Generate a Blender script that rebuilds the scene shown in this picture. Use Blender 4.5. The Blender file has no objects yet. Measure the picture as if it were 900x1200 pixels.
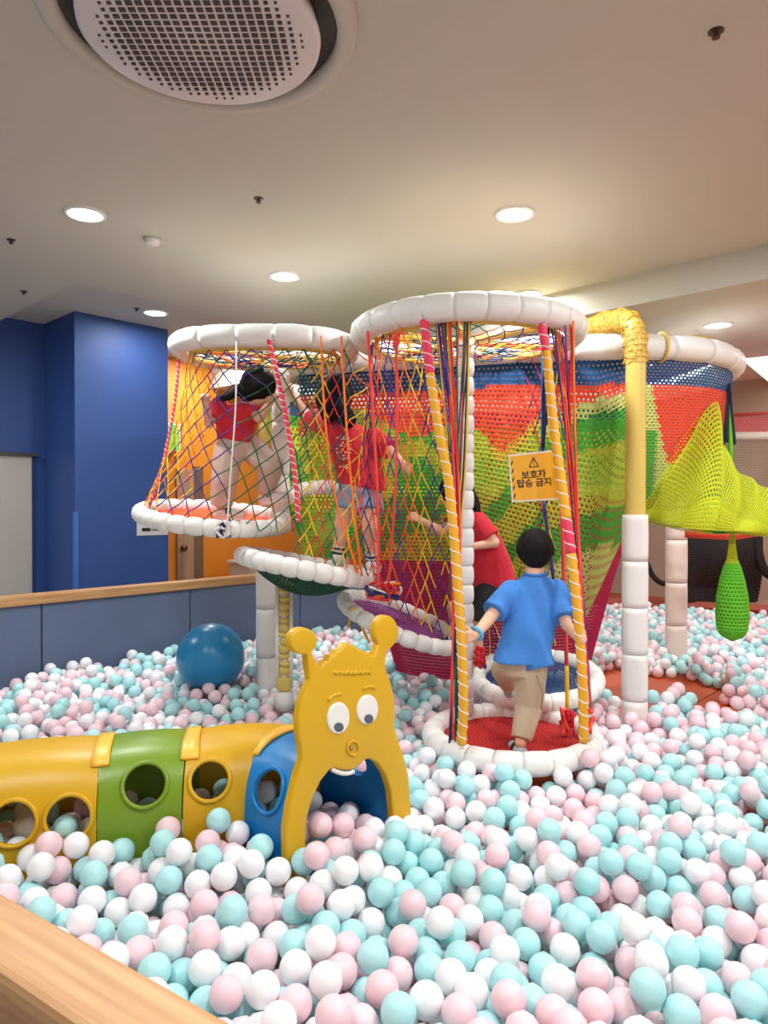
import bpy, bmesh, math, random
import numpy as np
from mathutils import Vector, Matrix, Euler

random.seed(7)
rng = np.random.default_rng(7)
PI = math.pi
SC = bpy.context.scene
COL = SC.collection

# ------------------------------------------------------------------ camera
F = 830.0                      # focal length in pixels of the 900 x 1200 frame
PITCH = math.atan(8 / F)       # looking very slightly down
CZ = 1.28                      # eye height over the ball surface (z = 0)
cam = bpy.data.cameras.new('camera')
cam.sensor_fit = 'VERTICAL'
cam.sensor_height = 36.0
cam.lens = F / 1200 * 36.0
cam.clip_end = 100
co = bpy.data.objects.new('camera', cam)
COL.objects.link(co)
co.location = (0, 0, CZ)
co.rotation_euler = (PI / 2 - PITCH, 0, 0)
SC.camera = co


def P(px, py, Y):
    """world point at depth Y seen at photograph pixel (px, py)"""
    u = (px - 450) / F
    v = -(py - 600) / F
    dy = math.cos(PITCH) + v * math.sin(PITCH)
    dz = v * math.cos(PITCH) - math.sin(PITCH)
    t = Y / dy
    return Vector((u * t, Y, CZ + dz * t))


# ------------------------------------------------------------------ world, light, exposure
SC.view_settings.view_transform = 'Standard'
SC.view_settings.look = 'None'
SC.view_settings.gamma = 1
SC.view_settings.exposure = 0.27
SC.view_settings.use_curve_mapping = False
SC.cycles.use_denoising = True
SC.cycles.max_bounces = 10
SC.cycles.diffuse_bounces = 8
wd = bpy.data.worlds.new('world')
SC.world = wd
wd.use_nodes = True
wd.node_tree.nodes['Background'].inputs[0].default_value = (0.97, 0.985, 1.0, 1)
wd.node_tree.nodes['Background'].inputs[1].default_value = 0.6

# room axes (the room is turned about 47 degrees to the view)
E1 = Vector((0.682, 0.731, 0))
E2 = Vector((-0.731, 0.682, 0))
V0 = Vector((-2.23, 5.17, 0))


def W(a, b, z=0.0):
    return V0 + E1 * a + E2 * b + Vector((0, 0, z))


CEIL = 2.9
SOFFIT = 2.69
RECESS = 3.0
FLOOR = -0.13
LAMP_W = 26.0
LAMPS = [  # x, y, ceiling height
    (-1.66, 3.95, CEIL), (0.724, 3.95, CEIL), (-0.70, 5.02, CEIL), (-2.04, 6.34, RECESS),
    (2.61, 5.55, SOFFIT), (1.10, 5.45, CEIL),
    (2.14, 2.88, CEIL), (0.30, 0.9, CEIL), (1.70, 1.0, CEIL), (-1.5, 1.2, CEIL), (3.6, 3.9, SOFFIT),
    (3.0, 8.2, CEIL), (5.0, 6.6, CEIL),
    (-1.9, 7.9, RECESS), (0.6, 8.6, CEIL), (2.9, 0.9, CEIL), (-3.69, 4.48, CEIL)]  # the last one is added out of view to brighten the left blue wall


def lamp_light(x, y, z, k=1.0):
    l = bpy.data.lights.new('downlight_lamp', 'AREA')
    l.shape = 'DISK'
    l.size = 0.17
    l.energy = LAMP_W * k
    l.color = (0.955, 0.985, 1.0)
    o = bpy.data.objects.new('downlight_lamp', l)
    COL.objects.link(o)
    o.location = (x, y, z - 0.03)
    return o


# ------------------------------------------------------------------ materials
def lin(c):
    r = []
    for v in c[:3]:
        v = v / 255.0
        r.append(v / 12.92 if v <= 0.04045 else ((v + 0.055) / 1.055) ** 2.4)
    return (r[0], r[1], r[2], 1.0)


MATS = {}


def mat(name, rgb, rough=0.5, noise=0.0, scale=30.0, bump=0.0, emit=0.0, spec=0.5, metal=0.0, sheen=0.0, sss=0.0):
    if name in MATS:
        return MATS[name]
    m = bpy.data.materials.new(name)
    m.use_nodes = True
    nt = m.node_tree
    b = nt.nodes['Principled BSDF']
    c = lin(rgb)
    b.inputs['Base Color'].default_value = c
    b.inputs['Roughness'].default_value = rough
    b.inputs['Specular IOR Level'].default_value = spec
    b.inputs['Metallic'].default_value = metal
    if sheen:
        b.inputs['Sheen Weight'].default_value = sheen
    if sss:
        b.inputs['Subsurface Weight'].default_value = sss
        b.inputs['Subsurface Radius'].default_value = (0.02, 0.02, 0.02)
    if emit:
        b.inputs['Emission Color'].default_value = c
        b.inputs['Emission Strength'].default_value = emit
    if noise or bump:
        tc = nt.nodes.new('ShaderNodeTexCoord')
        n = nt.nodes.new('ShaderNodeTexNoise')
        n.inputs['Scale'].default_value = scale
        n.inputs['Detail'].default_value = 4
        nt.links.new(tc.outputs['Object'], n.inputs['Vector'])
        if noise:
            mx = nt.nodes.new('ShaderNodeMix')
            mx.data_type = 'RGBA'
            mx.inputs['A'].default_value = tuple(v * (1 - noise) for v in c[:3]) + (1,)
            mx.inputs['B'].default_value = tuple(min(1, v * (1 + noise)) for v in c[:3]) + (1,)
            nt.links.new(n.outputs['Fac'], mx.inputs['Factor'])
            nt.links.new(mx.outputs['Result'], b.inputs['Base Color'])
        if bump:
            bp = nt.nodes.new('ShaderNodeBump')
            bp.inputs['Strength'].default_value = bump
            bp.inputs['Distance'].default_value = 0.01
            nt.links.new(n.outputs['Fac'], bp.inputs['Height'])
            nt.links.new(bp.outputs['Normal'], b.inputs['Normal'])
    MATS[name] = m
    return m


def wood(name, rgb1, rgb2, axis=0, rough=0.45):
    if name in MATS:
        return MATS[name]
    m = bpy.data.materials.new(name)
    m.use_nodes = True
    nt = m.node_tree
    b = nt.nodes['Principled BSDF']
    b.inputs['Roughness'].default_value = rough
    tc = nt.nodes.new('ShaderNodeTexCoord')
    mp = nt.nodes.new('ShaderNodeMapping')
    sc = [55, 55, 55]
    sc[axis] = 2.0
    mp.inputs['Scale'].default_value = sc
    n = nt.nodes.new('ShaderNodeTexNoise')
    n.inputs['Scale'].default_value = 1.0
    n.inputs['Detail'].default_value = 5
    cr = nt.nodes.new('ShaderNodeValToRGB')
    cr.color_ramp.elements[0].position = 0.3
    cr.color_ramp.elements[1].position = 0.7
    cr.color_ramp.elements[0].color = lin(rgb1)
    cr.color_ramp.elements[1].color = lin(rgb2)
    nt.links.new(tc.outputs['Object'], mp.inputs['Vector'])
    nt.links.new(mp.outputs['Vector'], n.inputs['Vector'])
    nt.links.new(n.outputs['Fac'], cr.inputs['Fac'])
    nt.links.new(cr.outputs['Color'], b.inputs['Base Color'])
    MATS[name] = m
    return m


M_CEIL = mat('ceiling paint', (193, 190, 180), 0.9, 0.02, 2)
M_BLUE = mat('blue wall paint', (46, 78, 142), 0.55, 0.03, 1.5)
M_ORANGE = mat('orange wall paint', (226, 134, 28), 0.6, 0.03, 1.5)
M_BEIGE = mat('beige wall paint', (200, 180, 160), 0.8, 0.03, 1.5)
M_MAT = mat('orange floor mat', (205, 92, 48), 0.45, 0.12, 3)
M_PAD = mat('grey blue vinyl pad', (92, 108, 136), 0.5, 0.05, 4, 0.03)
M_WOOD = wood('light oak', (172, 122, 76), (208, 162, 112))
M_WOOD2 = wood('door wood', (165, 125, 95), (190, 150, 118), axis=2)
M_VINYL = mat('white vinyl pad', (235, 233, 228), 0.42, 0.03, 18, 0.12)
M_VINYL2 = mat('white vinyl pad with pink reflection', (232, 215, 205), 0.42, 0.03, 18, 0.12)  # pink light reflected on the white post is put into this colour
M_STEELY = mat('yellow painted pipe', (216, 188, 94), 0.4)
M_SKIN = mat('child skin', (226, 178, 148), 0.55, 0.04, 14, sss=0.1)
M_HAIR = mat('black hair', (20, 17, 18), 0.7, 0.3, 60, 0.5, spec=0.2)
M_RED = mat('red cotton', (205, 35, 55), 0.85, 0.06, 40, 0.1, sheen=0.1)
M_BLUESH = mat('blue cotton', (66, 132, 210), 0.9, 0.05, 25, 0.12)
M_KHAKI = mat('khaki cotton', (196, 176, 148), 0.9, 0.06, 30, 0.15)
M_LIGHTP = mat('pale beige cotton', (200, 176, 164), 0.9, 0.06, 30, 0.15)
M_DENIM = mat('pale denim', (142, 158, 184), 0.9, 0.12, 60, 0.1)
M_BLACK = mat('black cloth', (24, 24, 28), 0.85)
M_SHOE = mat('shoe white', (225, 222, 220), 0.6)
M_DARK = mat('dark plastic', (28, 26, 26), 0.5)
M_WHITE = mat('white plastic', (228, 226, 224), 0.4)
M_CYEL = mat('yellow moulded plastic', (218, 170, 18), 0.4, 0.03, 4, 0.02)
M_CGRN = mat('green moulded plastic', (122, 156, 36), 0.36, 0.03, 4, 0.02)
M_CBLU = mat('blue moulded plastic', (14, 132, 206), 0.36, 0.03, 4, 0.02)
M_CTAB = mat('pale yellow plastic', (255, 200, 70), 0.35)
M_GREYP = mat('grey pupil', (84, 92, 106), 0.4)
BALLC = {'pink': mat('pink ball plastic', (244, 211, 218), 0.38, sss=0.2),
         'aqua': mat('aqua ball plastic', (180, 231, 233), 0.38, sss=0.2),
         'white': mat('white ball plastic', (246, 246, 248), 0.38, sss=0.2)}
ROPE = {k: mat(k + ' rope', v, 0.8) for k, v in dict(
    yellow=(240, 195, 45), orange=(248, 120, 40), purple=(84, 50, 140), navy=(38, 48, 110), green=(20, 105, 70),
    red=(214, 40, 52), coral=(240, 78, 72), lime=(190, 205, 45), pink=(240, 80, 110), white=(235, 230, 225),
    blue=(25, 85, 150), black=(26, 30, 50), maroon=(110, 20, 50)).items()}
YARN = {k: mat(k + ' yarn', v, 0.85, 0.12, 90, 0.2) for k, v in dict(
    blue=(18, 74, 126), red=(226, 70, 42), lime=(172, 184, 52), green=(66, 158, 48), pale=(188, 198, 104),
    chartreuse=(188, 196, 26), crimson=(178, 24, 74), darkgreen=(16, 72, 46), purple=(140, 62, 130),
    navy=(28, 66, 112), brick=(190, 38, 36), orange=(245, 92, 34), leaf=(100, 190, 40), black=(34, 26, 28),
    ochre=(215, 165, 50)).items()}


# ------------------------------------------------------------------ object helpers
def empty(name, loc=(0, 0, 0), rot=(0, 0, 0)):
    o = bpy.data.objects.new(name, None)
    o.empty_display_size = 0.1
    COL.objects.link(o)
    o.location = loc
    o.rotation_euler = rot
    return o


def tag(o, label=None, cat=None, group=None, kind=None):
    if label:
        o['label'] = label
    if cat:
        o['category'] = cat
    if group:
        o['group'] = group
    if kind:
        o['kind'] = kind
    return o


def thing(name, label, cat, loc=(0, 0, 0), rot=(0, 0, 0), group=None):
    return tag(empty(name, loc, rot), label, cat, group)


def link(name, me, m=None, parent=None, smooth=True, world=True):
    if m is not None and len(me.materials) == 0:
        for x in (m if isinstance(m, (list, tuple)) else [m]):
            me.materials.append(x)
    if smooth and len(me.polygons):
        me.polygons.foreach_set('use_smooth', [True] * len(me.polygons))
    o = bpy.data.objects.new(name, me)
    COL.objects.link(o)
    if parent is not None:
        o.parent = parent
        if world:   # geometry given in world space: keep it there
            o.matrix_parent_inverse = wmat(parent).inverted()
    return o


def wmat(o):
    m = o.matrix_basis.copy()
    if o.parent:
        m = wmat(o.parent) @ o.matrix_parent_inverse @ m
    return m


def bm_mesh(bm, name):
    bmesh.ops.recalc_face_normals(bm, faces=bm.faces)
    me = bpy.data.meshes.new(name)
    bm.to_mesh(me)
    bm.free()
    return me


def obj(name, bm, m, parent=None, smooth=True, world=True):
    return link(name, bm_mesh(bm, name), m, parent, smooth, world)


def struct(o):
    o['kind'] = 'structure'
    return o


def add_box(bm, c, s, M=None, bevel=0.0):
    r = bmesh.ops.create_cube(bm, size=1.0)
    vs = r['verts']
    T = Matrix.Translation(Vector(c)) @ (M.to_4x4() if M is not None else Matrix.Identity(4)) @ Matrix.Diagonal((s[0], s[1], s[2], 1))
    bmesh.ops.transform(bm, matrix=T, verts=vs)
    if bevel:
        es = list({e for v in vs for e in v.link_edges})
        bmesh.ops.bevel(bm, geom=es, offset=bevel, segments=2, profile=0.5, affect='EDGES')


ROOM_R = Matrix((E1, E2, Vector((0, 0, 1)))).transposed()


def quad(name, pts, m, parent=None):
    bm = bmesh.new()
    bm.faces.new([bm.verts.new(p) for p in pts])
    me = bpy.data.meshes.new(name)
    bm.to_mesh(me)
    bm.free()
    return link(name, me, m, parent, smooth=False)


def frame_of(d):
    d = d.normalized()
    up = Vector((0, 0, 1)) if abs(d.z) < 0.9 else Vector((1, 0, 0))
    s = d.cross(up).normalized()
    return s, s.cross(d).normalized()


def add_tube(bm, pts, r, n=8, closed=False, caps=True):
    """tube through pts; r a number or a list"""
    pts = [Vector(p) for p in pts]
    rr = r if isinstance(r, (list, tuple)) else [r] * len(pts)
    rings = []
    N = len(pts)
    s_prev = None
    for i, p in enumerate(pts):
        a = pts[(i - 1) % N] if (closed or i > 0) else p
        b = pts[(i + 1) % N] if (closed or i < N - 1) else p
        d = (b - a)
        if d.length < 1e-9:
            d = Vector((0, 0, 1))
        d.normalize()
        if s_prev is None:
            s, t = frame_of(d)
        else:
            s = (s_prev - d * s_prev.dot(d))
            if s.length < 1e-6:
                s, t = frame_of(d)
            s.normalize()
            t = d.cross(s).normalized() * -1
            t = s.cross(d).normalized()
        s_prev = s
        rings.append([bm.verts.new(p + (s * math.cos(2 * PI * k / n) + t * math.sin(2 * PI * k / n)) * rr[i]) for k in range(n)])
    for i in range(N if closed else N - 1):
        A, B = rings[i], rings[(i + 1) % N]
        for k in range(n):
            bm.faces.new((A[k], A[(k + 1) % n], B[(k + 1) % n], B[k]))
    if caps and not closed:
        bm.faces.new(rings[0][::-1])
        bm.faces.new(rings[-1])


def smooth_path(pts, n=8, closed=False):
    pts = [Vector(p) for p in pts]
    out = []
    N = len(pts)
    for i in range(N if closed else N - 1):
        p0 = pts[(i - 1) % N] if (closed or i > 0) else pts[0] * 2 - pts[1]
        p1 = pts[i]
        p2 = pts[(i + 1) % N]
        p3 = pts[(i + 2) % N] if (closed or i + 2 < N) else pts[-1] * 2 - pts[-2]
        for k in range(n):
            t = k / n
            out.append(0.5 * ((2 * p1) + (p2 - p0) * t + (2 * p0 - 5 * p1 + 4 * p2 - p3) * t * t + (3 * p1 - p0 - 3 * p2 + p3) * t ** 3))
    if not closed:
        out.append(pts[-1])
    return out


def add_lathe(bm, prof, n=32, M=None):
    """profile of (r, z) turned about z"""
    rings = []
    for r, z in prof:
        if r < 1e-6:
            rings.append([bm.verts.new((0, 0, z))])
        else:
            rings.append([bm.verts.new((r * math.cos(2 * PI * k / n), r * math.sin(2 * PI * k / n), z)) for k in range(n)])
    for A, B in zip(rings, rings[1:]):
        for k in range(n):
            k2 = (k + 1) % n
            if len(A) == 1 and len(B) == 1:
                continue
            if len(A) == 1:
                bm.faces.new((A[0], B[k], B[k2]))
            elif len(B) == 1:
                bm.faces.new((A[k], A[k2], B[0]))
            else:
                bm.faces.new((A[k], A[k2], B[k2], B[k]))
    if M is not None:
        bmesh.ops.transform(bm, matrix=M, verts=[v for R in rings for v in R])


def add_sphere(bm, c, r, s=(1, 1, 1), M=None, u=14, v=9):
    T = Matrix.Translation(Vector(c)) @ (M.to_4x4() if M is not None else Matrix.Identity(4)) @ Matrix.Diagonal((r * s[0], r * s[1], r * s[2], 1))
    bmesh.ops.create_uvsphere(bm, u_segments=u, v_segments=v, radius=1.0, matrix=T)


# ------------------------------------------------------------------ room shell
fl = struct(quad('floor', [(-14, -6, FLOOR - 0.02), (16, -6, FLOOR - 0.02), (16, 18, FLOOR - 0.02), (-14, 18, FLOOR - 0.02)], mat('pale vinyl floor', (190, 180, 170), 0.5, 0.05, 2)))
# the mats of the pit floor, one piece each
bm = bmesh.new()
add_box(bm, (0, 0, 0), (1.19, 1.19, 0.02), None, 0.004)
mat_me = bm_mesh(bm, 'floor_mat')
mat_me.materials.append(M_MAT)
for i in range(0, 9):
    for j in range(-6, 1):
        o = bpy.data.objects.new('floor_mat', mat_me)
        COL.objects.link(o)
        o.parent = fl
        o.location = W(0.75 + i * 1.2, -0.35 + j * 1.2, FLOOR - 0.009)
        o.rotation_euler = (0, 0, math.atan2(E1.y, E1.x))

# ceilings: main level, recess by the blue wall, dropped soffit on the far side
ce = struct(quad('ceiling', [W(-8, -10, CEIL), W(-8, 0, CEIL), W(2.6, 0, CEIL), W(2.6, -10, CEIL)], M_CEIL))
o = quad('ceiling_panel', [W(-8, 0, CEIL), W(-8, 7, CEIL), W(0, 7, CEIL), W(0, 0, CEIL)], M_CEIL, ce)
o = quad('ceiling_recess', [W(0, 0, RECESS), W(0, 7, RECESS), W(2.6, 7, RECESS), W(2.6, 0, RECESS)], M_CEIL, ce)
o = quad('ceiling_step', [W(0, 0, CEIL), W(2.6, 0, CEIL), W(2.6, 0, RECESS), W(0, 0, RECESS)], M_CEIL, ce)
o = quad('ceiling_step', [W(0, 0, CEIL), W(0, 7, CEIL), W(0, 7, RECESS), W(0, 0, RECESS)], M_CEIL, ce)
bm = bmesh.new()
add_box(bm, W(3.7, -1.5, (SOFFIT + 3.1) / 2), (2.2, 17, 3.1 - SOFFIT), ROOM_R)
struct(obj('ceiling_soffit', bm, M_CEIL, None, smooth=False))
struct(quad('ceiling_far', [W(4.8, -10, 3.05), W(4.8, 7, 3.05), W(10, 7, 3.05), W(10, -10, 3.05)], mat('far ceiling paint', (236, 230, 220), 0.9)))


def room_box(name, a0, a1, b0, b1, z0, z1, m, parent=None):
    bm = bmesh.new()
    add_box(bm, W((a0 + a1) / 2, (b0 + b1) / 2, (z0 + z1) / 2), (a1 - a0, b1 - b0, z1 - z0), ROOM_R)
    return obj(name, bm, m, parent, smooth=False)


wl = struct(room_box('wall_left', -6, 0.47, 1.81, 1.95, FLOOR, 3.05, M_BLUE))
wc = struct(room_box('wall_corner', 0.47, 1.384, 1.14, 3.2, FLOOR, 3.05, M_BLUE))
wb = struct(room_box('wall_back', 1.2, 8.6, 2.25, 2.4, FLOOR, 3.1, M_ORANGE))
wr = struct(room_box('wall_far', 8.6, 8.75, -10, 2.4, FLOOR, 3.1, M_BEIGE))
room_box('corner_strip', 0.455, 0.49, 1.125, 1.16, FLOOR, 1.22, mat('pale blue strip', (58, 110, 190), 0.5), wc)

# door in the blue wall
d1 = struct(room_box('door_1', -0.62, 0.34, 1.775, 1.81, FLOOR, 1.735, mat('grey beige door', (186, 178, 168), 0.6)))
room_box('door_header', -0.66, 0.38, 1.74, 1.81, 1.735, 1.765, mat('dark header', (70, 62, 62), 0.6), d1)
pq = room_box('door_plate', -0.1, 0.06, 1.768, 1.776, 1.29, 1.385, mat('dark plate', (70, 62, 55), 0.4), d1)
room_box('plate_line', -0.07, 0.02, 1.766, 1.769, 1.34, 1.345, mat('plate print', (200, 190, 170), 0.5), pq)
# door in the orange wall
d2 = struct(room_box('door_2', 2.12, 2.34, 2.21, 2.25, FLOOR, 1.70, M_WOOD2))
room_box('door_frame', 2.34, 2.46, 2.20, 2.25, FLOOR, 1.74, mat('brown frame', (120, 90, 70), 0.5), d2)
bm = bmesh.new()
add_sphere(bm, W(2.17, 2.15, 0.78), 0.04)
add_tube(bm, [W(2.17, 2.15, 0.78), W(2.17, 2.22, 0.78)], 0.015)
obj('door_knob', bm, mat('copper knob', (120, 70, 50), 0.25, metal=0.8), d2)

ex = thing('exit_sign', 'small lit green exit sign on the orange wall', 'sign', W(2.05, 2.2, 2.0))
room_box('housing', 1.93, 2.14, 2.18, 2.245, 1.90, 2.22, M_WHITE, ex)
room_box('lit_face', 1.945, 2.125, 2.172, 2.18, 1.915, 2.205, mat('lit green', (20, 170, 60), 0.4, emit=0.6), ex)

nt_ = thing('wall_notice', 'white paper notice with black print on blue wall corner', 'notice', W(1.17, 1.13, 1.1))
room_box('sheet', 1.05, 1.375, 1.132, 1.139, 0.99, 1.245, mat('notice paper', (205, 203, 205), 0.5), nt_)
room_box('printed_bar', 1.10, 1.19, 1.1300, 1.1325, 1.03, 1.062, M_DARK, nt_)
for k in range(4):
    room_box('printed_line', 1.20, 1.33, 1.1300, 1.1325, 1.032 + k * 0.012, 1.037 + k * 0.012, M_DARK, nt_)
for k in range(3):
    room_box('printed_sign', 1.12 + k * 0.08, 1.16 + k * 0.08, 1.1300, 1.1325, 1.09 + 0.02 * (k % 2), 1.115 + 0.02 * (k % 2), M_DARK, nt_)

cb = thing('counter', 'low beige counter box behind the wooden rail', 'counter', W(2.9, 1.6, 0.1))
room_box('body', 2.62, 3.4, 1.5, 1.9, FLOOR, 0.60, mat('beige laminate', (214, 184, 156), 0.6), cb)
room_box('worktop', 2.60, 3.42, 1.48, 1.92, 0.60, 0.63, mat('pale laminate', (226, 200, 172), 0.5), cb)

# ------------------------------------------------------------------ ceiling fittings
lamp_e = mat('lamp diffuser', (255, 250, 240), 0.4, emit=9.0)
bm = bmesh.new()
add_lathe(bm, [(0.112, 0.0), (0.112, -0.008), (0.094, -0.012), (0.092, -0.004)], 32)
ring_me = bm_mesh(bm, 'trim_ring')
ring_me.materials.append(M_WHITE)
ring_me.polygons.foreach_set('use_smooth', [True] * len(ring_me.polygons))
bm = bmesh.new()
add_lathe(bm, [(0.093, -0.003), (0.08, -0.008), (0.0, -0.010)], 32)
dif_me = bm_mesh(bm, 'diffuser')
dif_me.materials.append(lamp_e)
LAB = ['round downlight over the yellow tunnel, left end of the near ceiling', 'round downlight in the ceiling above the middle of the climbing nets',
       'round downlight above the smaller white padded ring', 'round downlight in the recess beside the blue wall',
       'round downlight in the dropped soffit above the right end of the net house', 'round downlight nearly hidden behind the big white ring']
for i, (x, y, z) in enumerate(LAMPS):
    l = LAB[i] if i < len(LAB) else 'unseen round downlight kept for its light, in the ceiling outside the picture'
    t = thing('downlight', l, 'light', (x, y, z), group='ceiling downlights')
    for nm, me in (('trim_ring', ring_me), ('diffuser', dif_me)):
        c = bpy.data.objects.new(nm, me)
        COL.objects.link(c)
        c.parent = t
    ll = lamp_light(x, y, z, 0.4 if i == 3 else 1.0)

# round cassette air conditioner
ac = thing('air_conditioner', 'round white ceiling cassette air conditioner with square perforations', 'air conditioner', P(237, 30, 2.38).to_tuple())
ACC = Vector((ac.location.x, ac.location.y, CEIL))
ac.location = ACC
ac.scale = (1.06, 1.06, 1.0)
bm = bmesh.new()
add_lathe(bm, [(0.425, -0.004), (0.425, -0.03), (0.445, -0.04), (0.475, -0.035), (0.49, -0.02), (0.49, 0.0)], 72)
obj('outer_trim', bm, M_CEIL, ac, world=False)
bm = bmesh.new()
add_lathe(bm, [(0.432, -0.03), (0.425, -0.004), (0.40, -0.003), (0.30, -0.003)], 72)
obj('air_gap', bm, mat('black air gap', (18, 16, 15), 0.4), ac, world=False)
bm = bmesh.new()
add_lathe(bm, [(0.36, -0.006), (0.372, -0.05), (0.37, -0.062), (0.355, -0.068), (0.0, -0.072)], 72)
obj('centre_panel', bm, mat('grey white panel', (212, 206, 206), 0.45), ac, world=False)
bm = bmesh.new()
for i in range(-11, 12):
    for j in range(-11, 12):
        x, y = i * 0.0285, j * 0.0285
        r = math.hypot(x, y)
        if r > 0.315:
            continue
        s = 0.020 if r < 0.24 else 0.020 - (r - 0.24) / 0.075 * 0.013
        add_box(bm, (x, y, -0.0705), (s, s * 0.85, 0.006))
tag(obj('perforations', bm, mat('perforation shade', (70, 56, 52), 0.7), ac, smooth=False, world=False), kind='stuff')
bm = bmesh.new()
add_box(bm, (0.225, -0.215, -0.0715), (0.055, 0.012, 0.004), Matrix.Rotation(0.8, 3, 'Z'))
obj('maker_mark', bm, M_DARK, ac, smooth=False, world=False)
bm = bmesh.new()
add_box(bm, (-0.165, -0.29, -0.07), (0.03, 0.01, 0.006), Matrix.Rotation(-0.5, 3, 'Z'))
obj('latch', bm, M_DARK, ac, smooth=False, world=False)

bm = bmesh.new()
add_lathe(bm, [(0.0, 0.0), (0.026, 0.0), (0.026, -0.004), (0.009, -0.006), (0.008, -0.018), (0.014, -0.021), (0.014, -0.024), (0, -0.025)], 16)
spr_me = bm_mesh(bm, 'sprinkler')
spr_me.materials.append(mat('sprinkler metal', (80, 62, 56), 0.4, metal=0.5))
for (px, py, zz, lb) in ((839, 40, CEIL, 'small dark sprinkler head alone in the upper right of the ceiling'),
                         (303, 234, CEIL, 'small dark sprinkler head between the two nearest lit downlights'),
                         (13, 282, CEIL, 'small sprinkler head left of the smoke detector'),
                         (28, 342, CEIL, 'small sprinkler head close to the step in the ceiling at left'),
                         (160, 362, RECESS, 'small sprinkler head beside the downlight in the recess')):
    Y = (zz - CZ) * F / (592 - py)
    p = P(px, py, Y)
    o = bpy.data.objects.new('sprinkler', spr_me)
    COL.objects.link(o)
    o.location = (p.x, p.y, zz)
    tag(o, lb, 'sprinkler', 'ceiling sprinklers')
Y = (CEIL - CZ) * F / (592 - 281)
p = P(179, 281, Y)
sd = thing('smoke_detector', 'small white smoke detector on the ceiling', 'detector', (p.x, p.y, CEIL))
bm = bmesh.new()
add_lathe(bm, [(0.055, 0), (0.055, -0.012), (0.0, -0.012)], 24)
obj('base', bm, M_CEIL, sd, world=False)
bm = bmesh.new()
add_lathe(bm, [(0.042, -0.012), (0.038, -0.035), (0.0, -0.038)], 24)
obj('dome', bm, M_WHITE, sd, world=False)

lp = thing('light_panel', 'bright white ceiling light panel beyond the soffit at the right edge', 'light', (5.4, 8.4, 3.0))
bm = bmesh.new()
pts_ = [(4.02, 8.0), (5.6, 10.1), (8.0, 8.6), (6.0, 6.6)]
lo_ = [bm.verts.new((x, y, 2.93)) for x, y in pts_]
hi_ = [bm.verts.new((x, y, 3.04)) for x, y in pts_]
for k in range(4):
    bm.faces.new((lo_[k], lo_[(k + 1) % 4], hi_[(k + 1) % 4], hi_[k]))
bm.faces.new(hi_)
obj('panel_frame', bm, M_WHITE, lp, smooth=False)
bm = bmesh.new()
bm.faces.new([bm.verts.new((x, y, 2.932)) for x, y in pts_])
obj('diffuser', bm, mat('panel diffuser', (255, 248, 236), 0.5, emit=0.9), lp, smooth=False)

# ------------------------------------------------------------------ fence of the pit
A0 = Vector((-2.67, 4.92, 0))
NB = Vector((0.731, -0.682, 0))
B0 = Vector((-0.21, 0.874, 0))
DB = Vector((-0.834, 0.552, 0)).normalized()
NBF = Vector((0.552, 0.834, 0)).normalized()
RAIL = 0.64


def run_box(bm, p, d, l0, l1, n, n0, n1, z0, z1, bevel=0.0):
    R = Matrix((d, n, Vector((0, 0, 1)))).transposed()
    c = p + d * ((l0 + l1) / 2) + n * ((n0 + n1) / 2)
    add_box(bm, (c.x, c.y, (z0 + z1) / 2), (l1 - l0, n1 - n0, z1 - z0), R, bevel)


# where both fences meet
den = E1.x * DB.y - E1.y * DB.x
wv = B0 - A0
tA = (wv.x * DB.y - wv.y * DB.x) / den
fb = thing('padded_fence', 'grey blue padded fence with wooden top rail behind the balls', 'fence', A0)


def local_box(name, m, parent, p, d, l0, l1, n, n0, n1, z0, z1, bevel=0.0):
    """a box along a run, its own x axis on the run so that wood grain follows it"""
    c = p + d * ((l0 + l1) / 2) + n * ((n0 + n1) / 2)
    bm = bmesh.new()
    add_box(bm, (0, 0, 0), (l1 - l0, n1 - n0, z1 - z0), None, bevel)
    o = obj(name, bm, m, None, smooth=False)
    R = Matrix((d, n, Vector((0, 0, 1)))).transposed().to_4x4()
    if R.determinant() < 0:
        R = Matrix((d, -n, Vector((0, 0, 1)))).transposed().to_4x4()
    Mx = Matrix.Translation(Vector((c.x, c.y, (z0 + z1) / 2))) @ R
    o.parent = parent
    o.matrix_parent_inverse = wmat(parent).inverted()
    o.matrix_basis = Mx
    return o


local_box('top_rail', M_WOOD, fb, A0, E1, tA, 9.5, NB, -0.09, 0.02, RAIL - 0.075, RAIL, 0.008)
PADW = 1.22
s0 = 0.28 - PADW * 3
k = 0
while s0 + k * PADW < 9.4:
    a, b = s0 + k * PADW, s0 + (k + 1) * PADW
    if b > tA + 0.05:
        local_box('pad', M_PAD, fb, A0, E1, max(a, tA) + 0.003, b - 0.003, NB, -0.07, 0.0, FLOOR, RAIL - 0.075, 0.012)
    k += 1

ff = thing('wooden_ledge', 'light oak ledge of the fence nearest the lower left corner', 'ledge', B0)
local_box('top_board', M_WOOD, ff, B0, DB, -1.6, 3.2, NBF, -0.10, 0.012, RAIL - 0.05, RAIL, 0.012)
local_box('side_board', wood('darker oak', (156, 106, 68), (188, 140, 98)), ff, B0, DB, -1.6, 3.2, NBF, -0.088, 0.0, FLOOR, RAIL - 0.05, 0.003)


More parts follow.
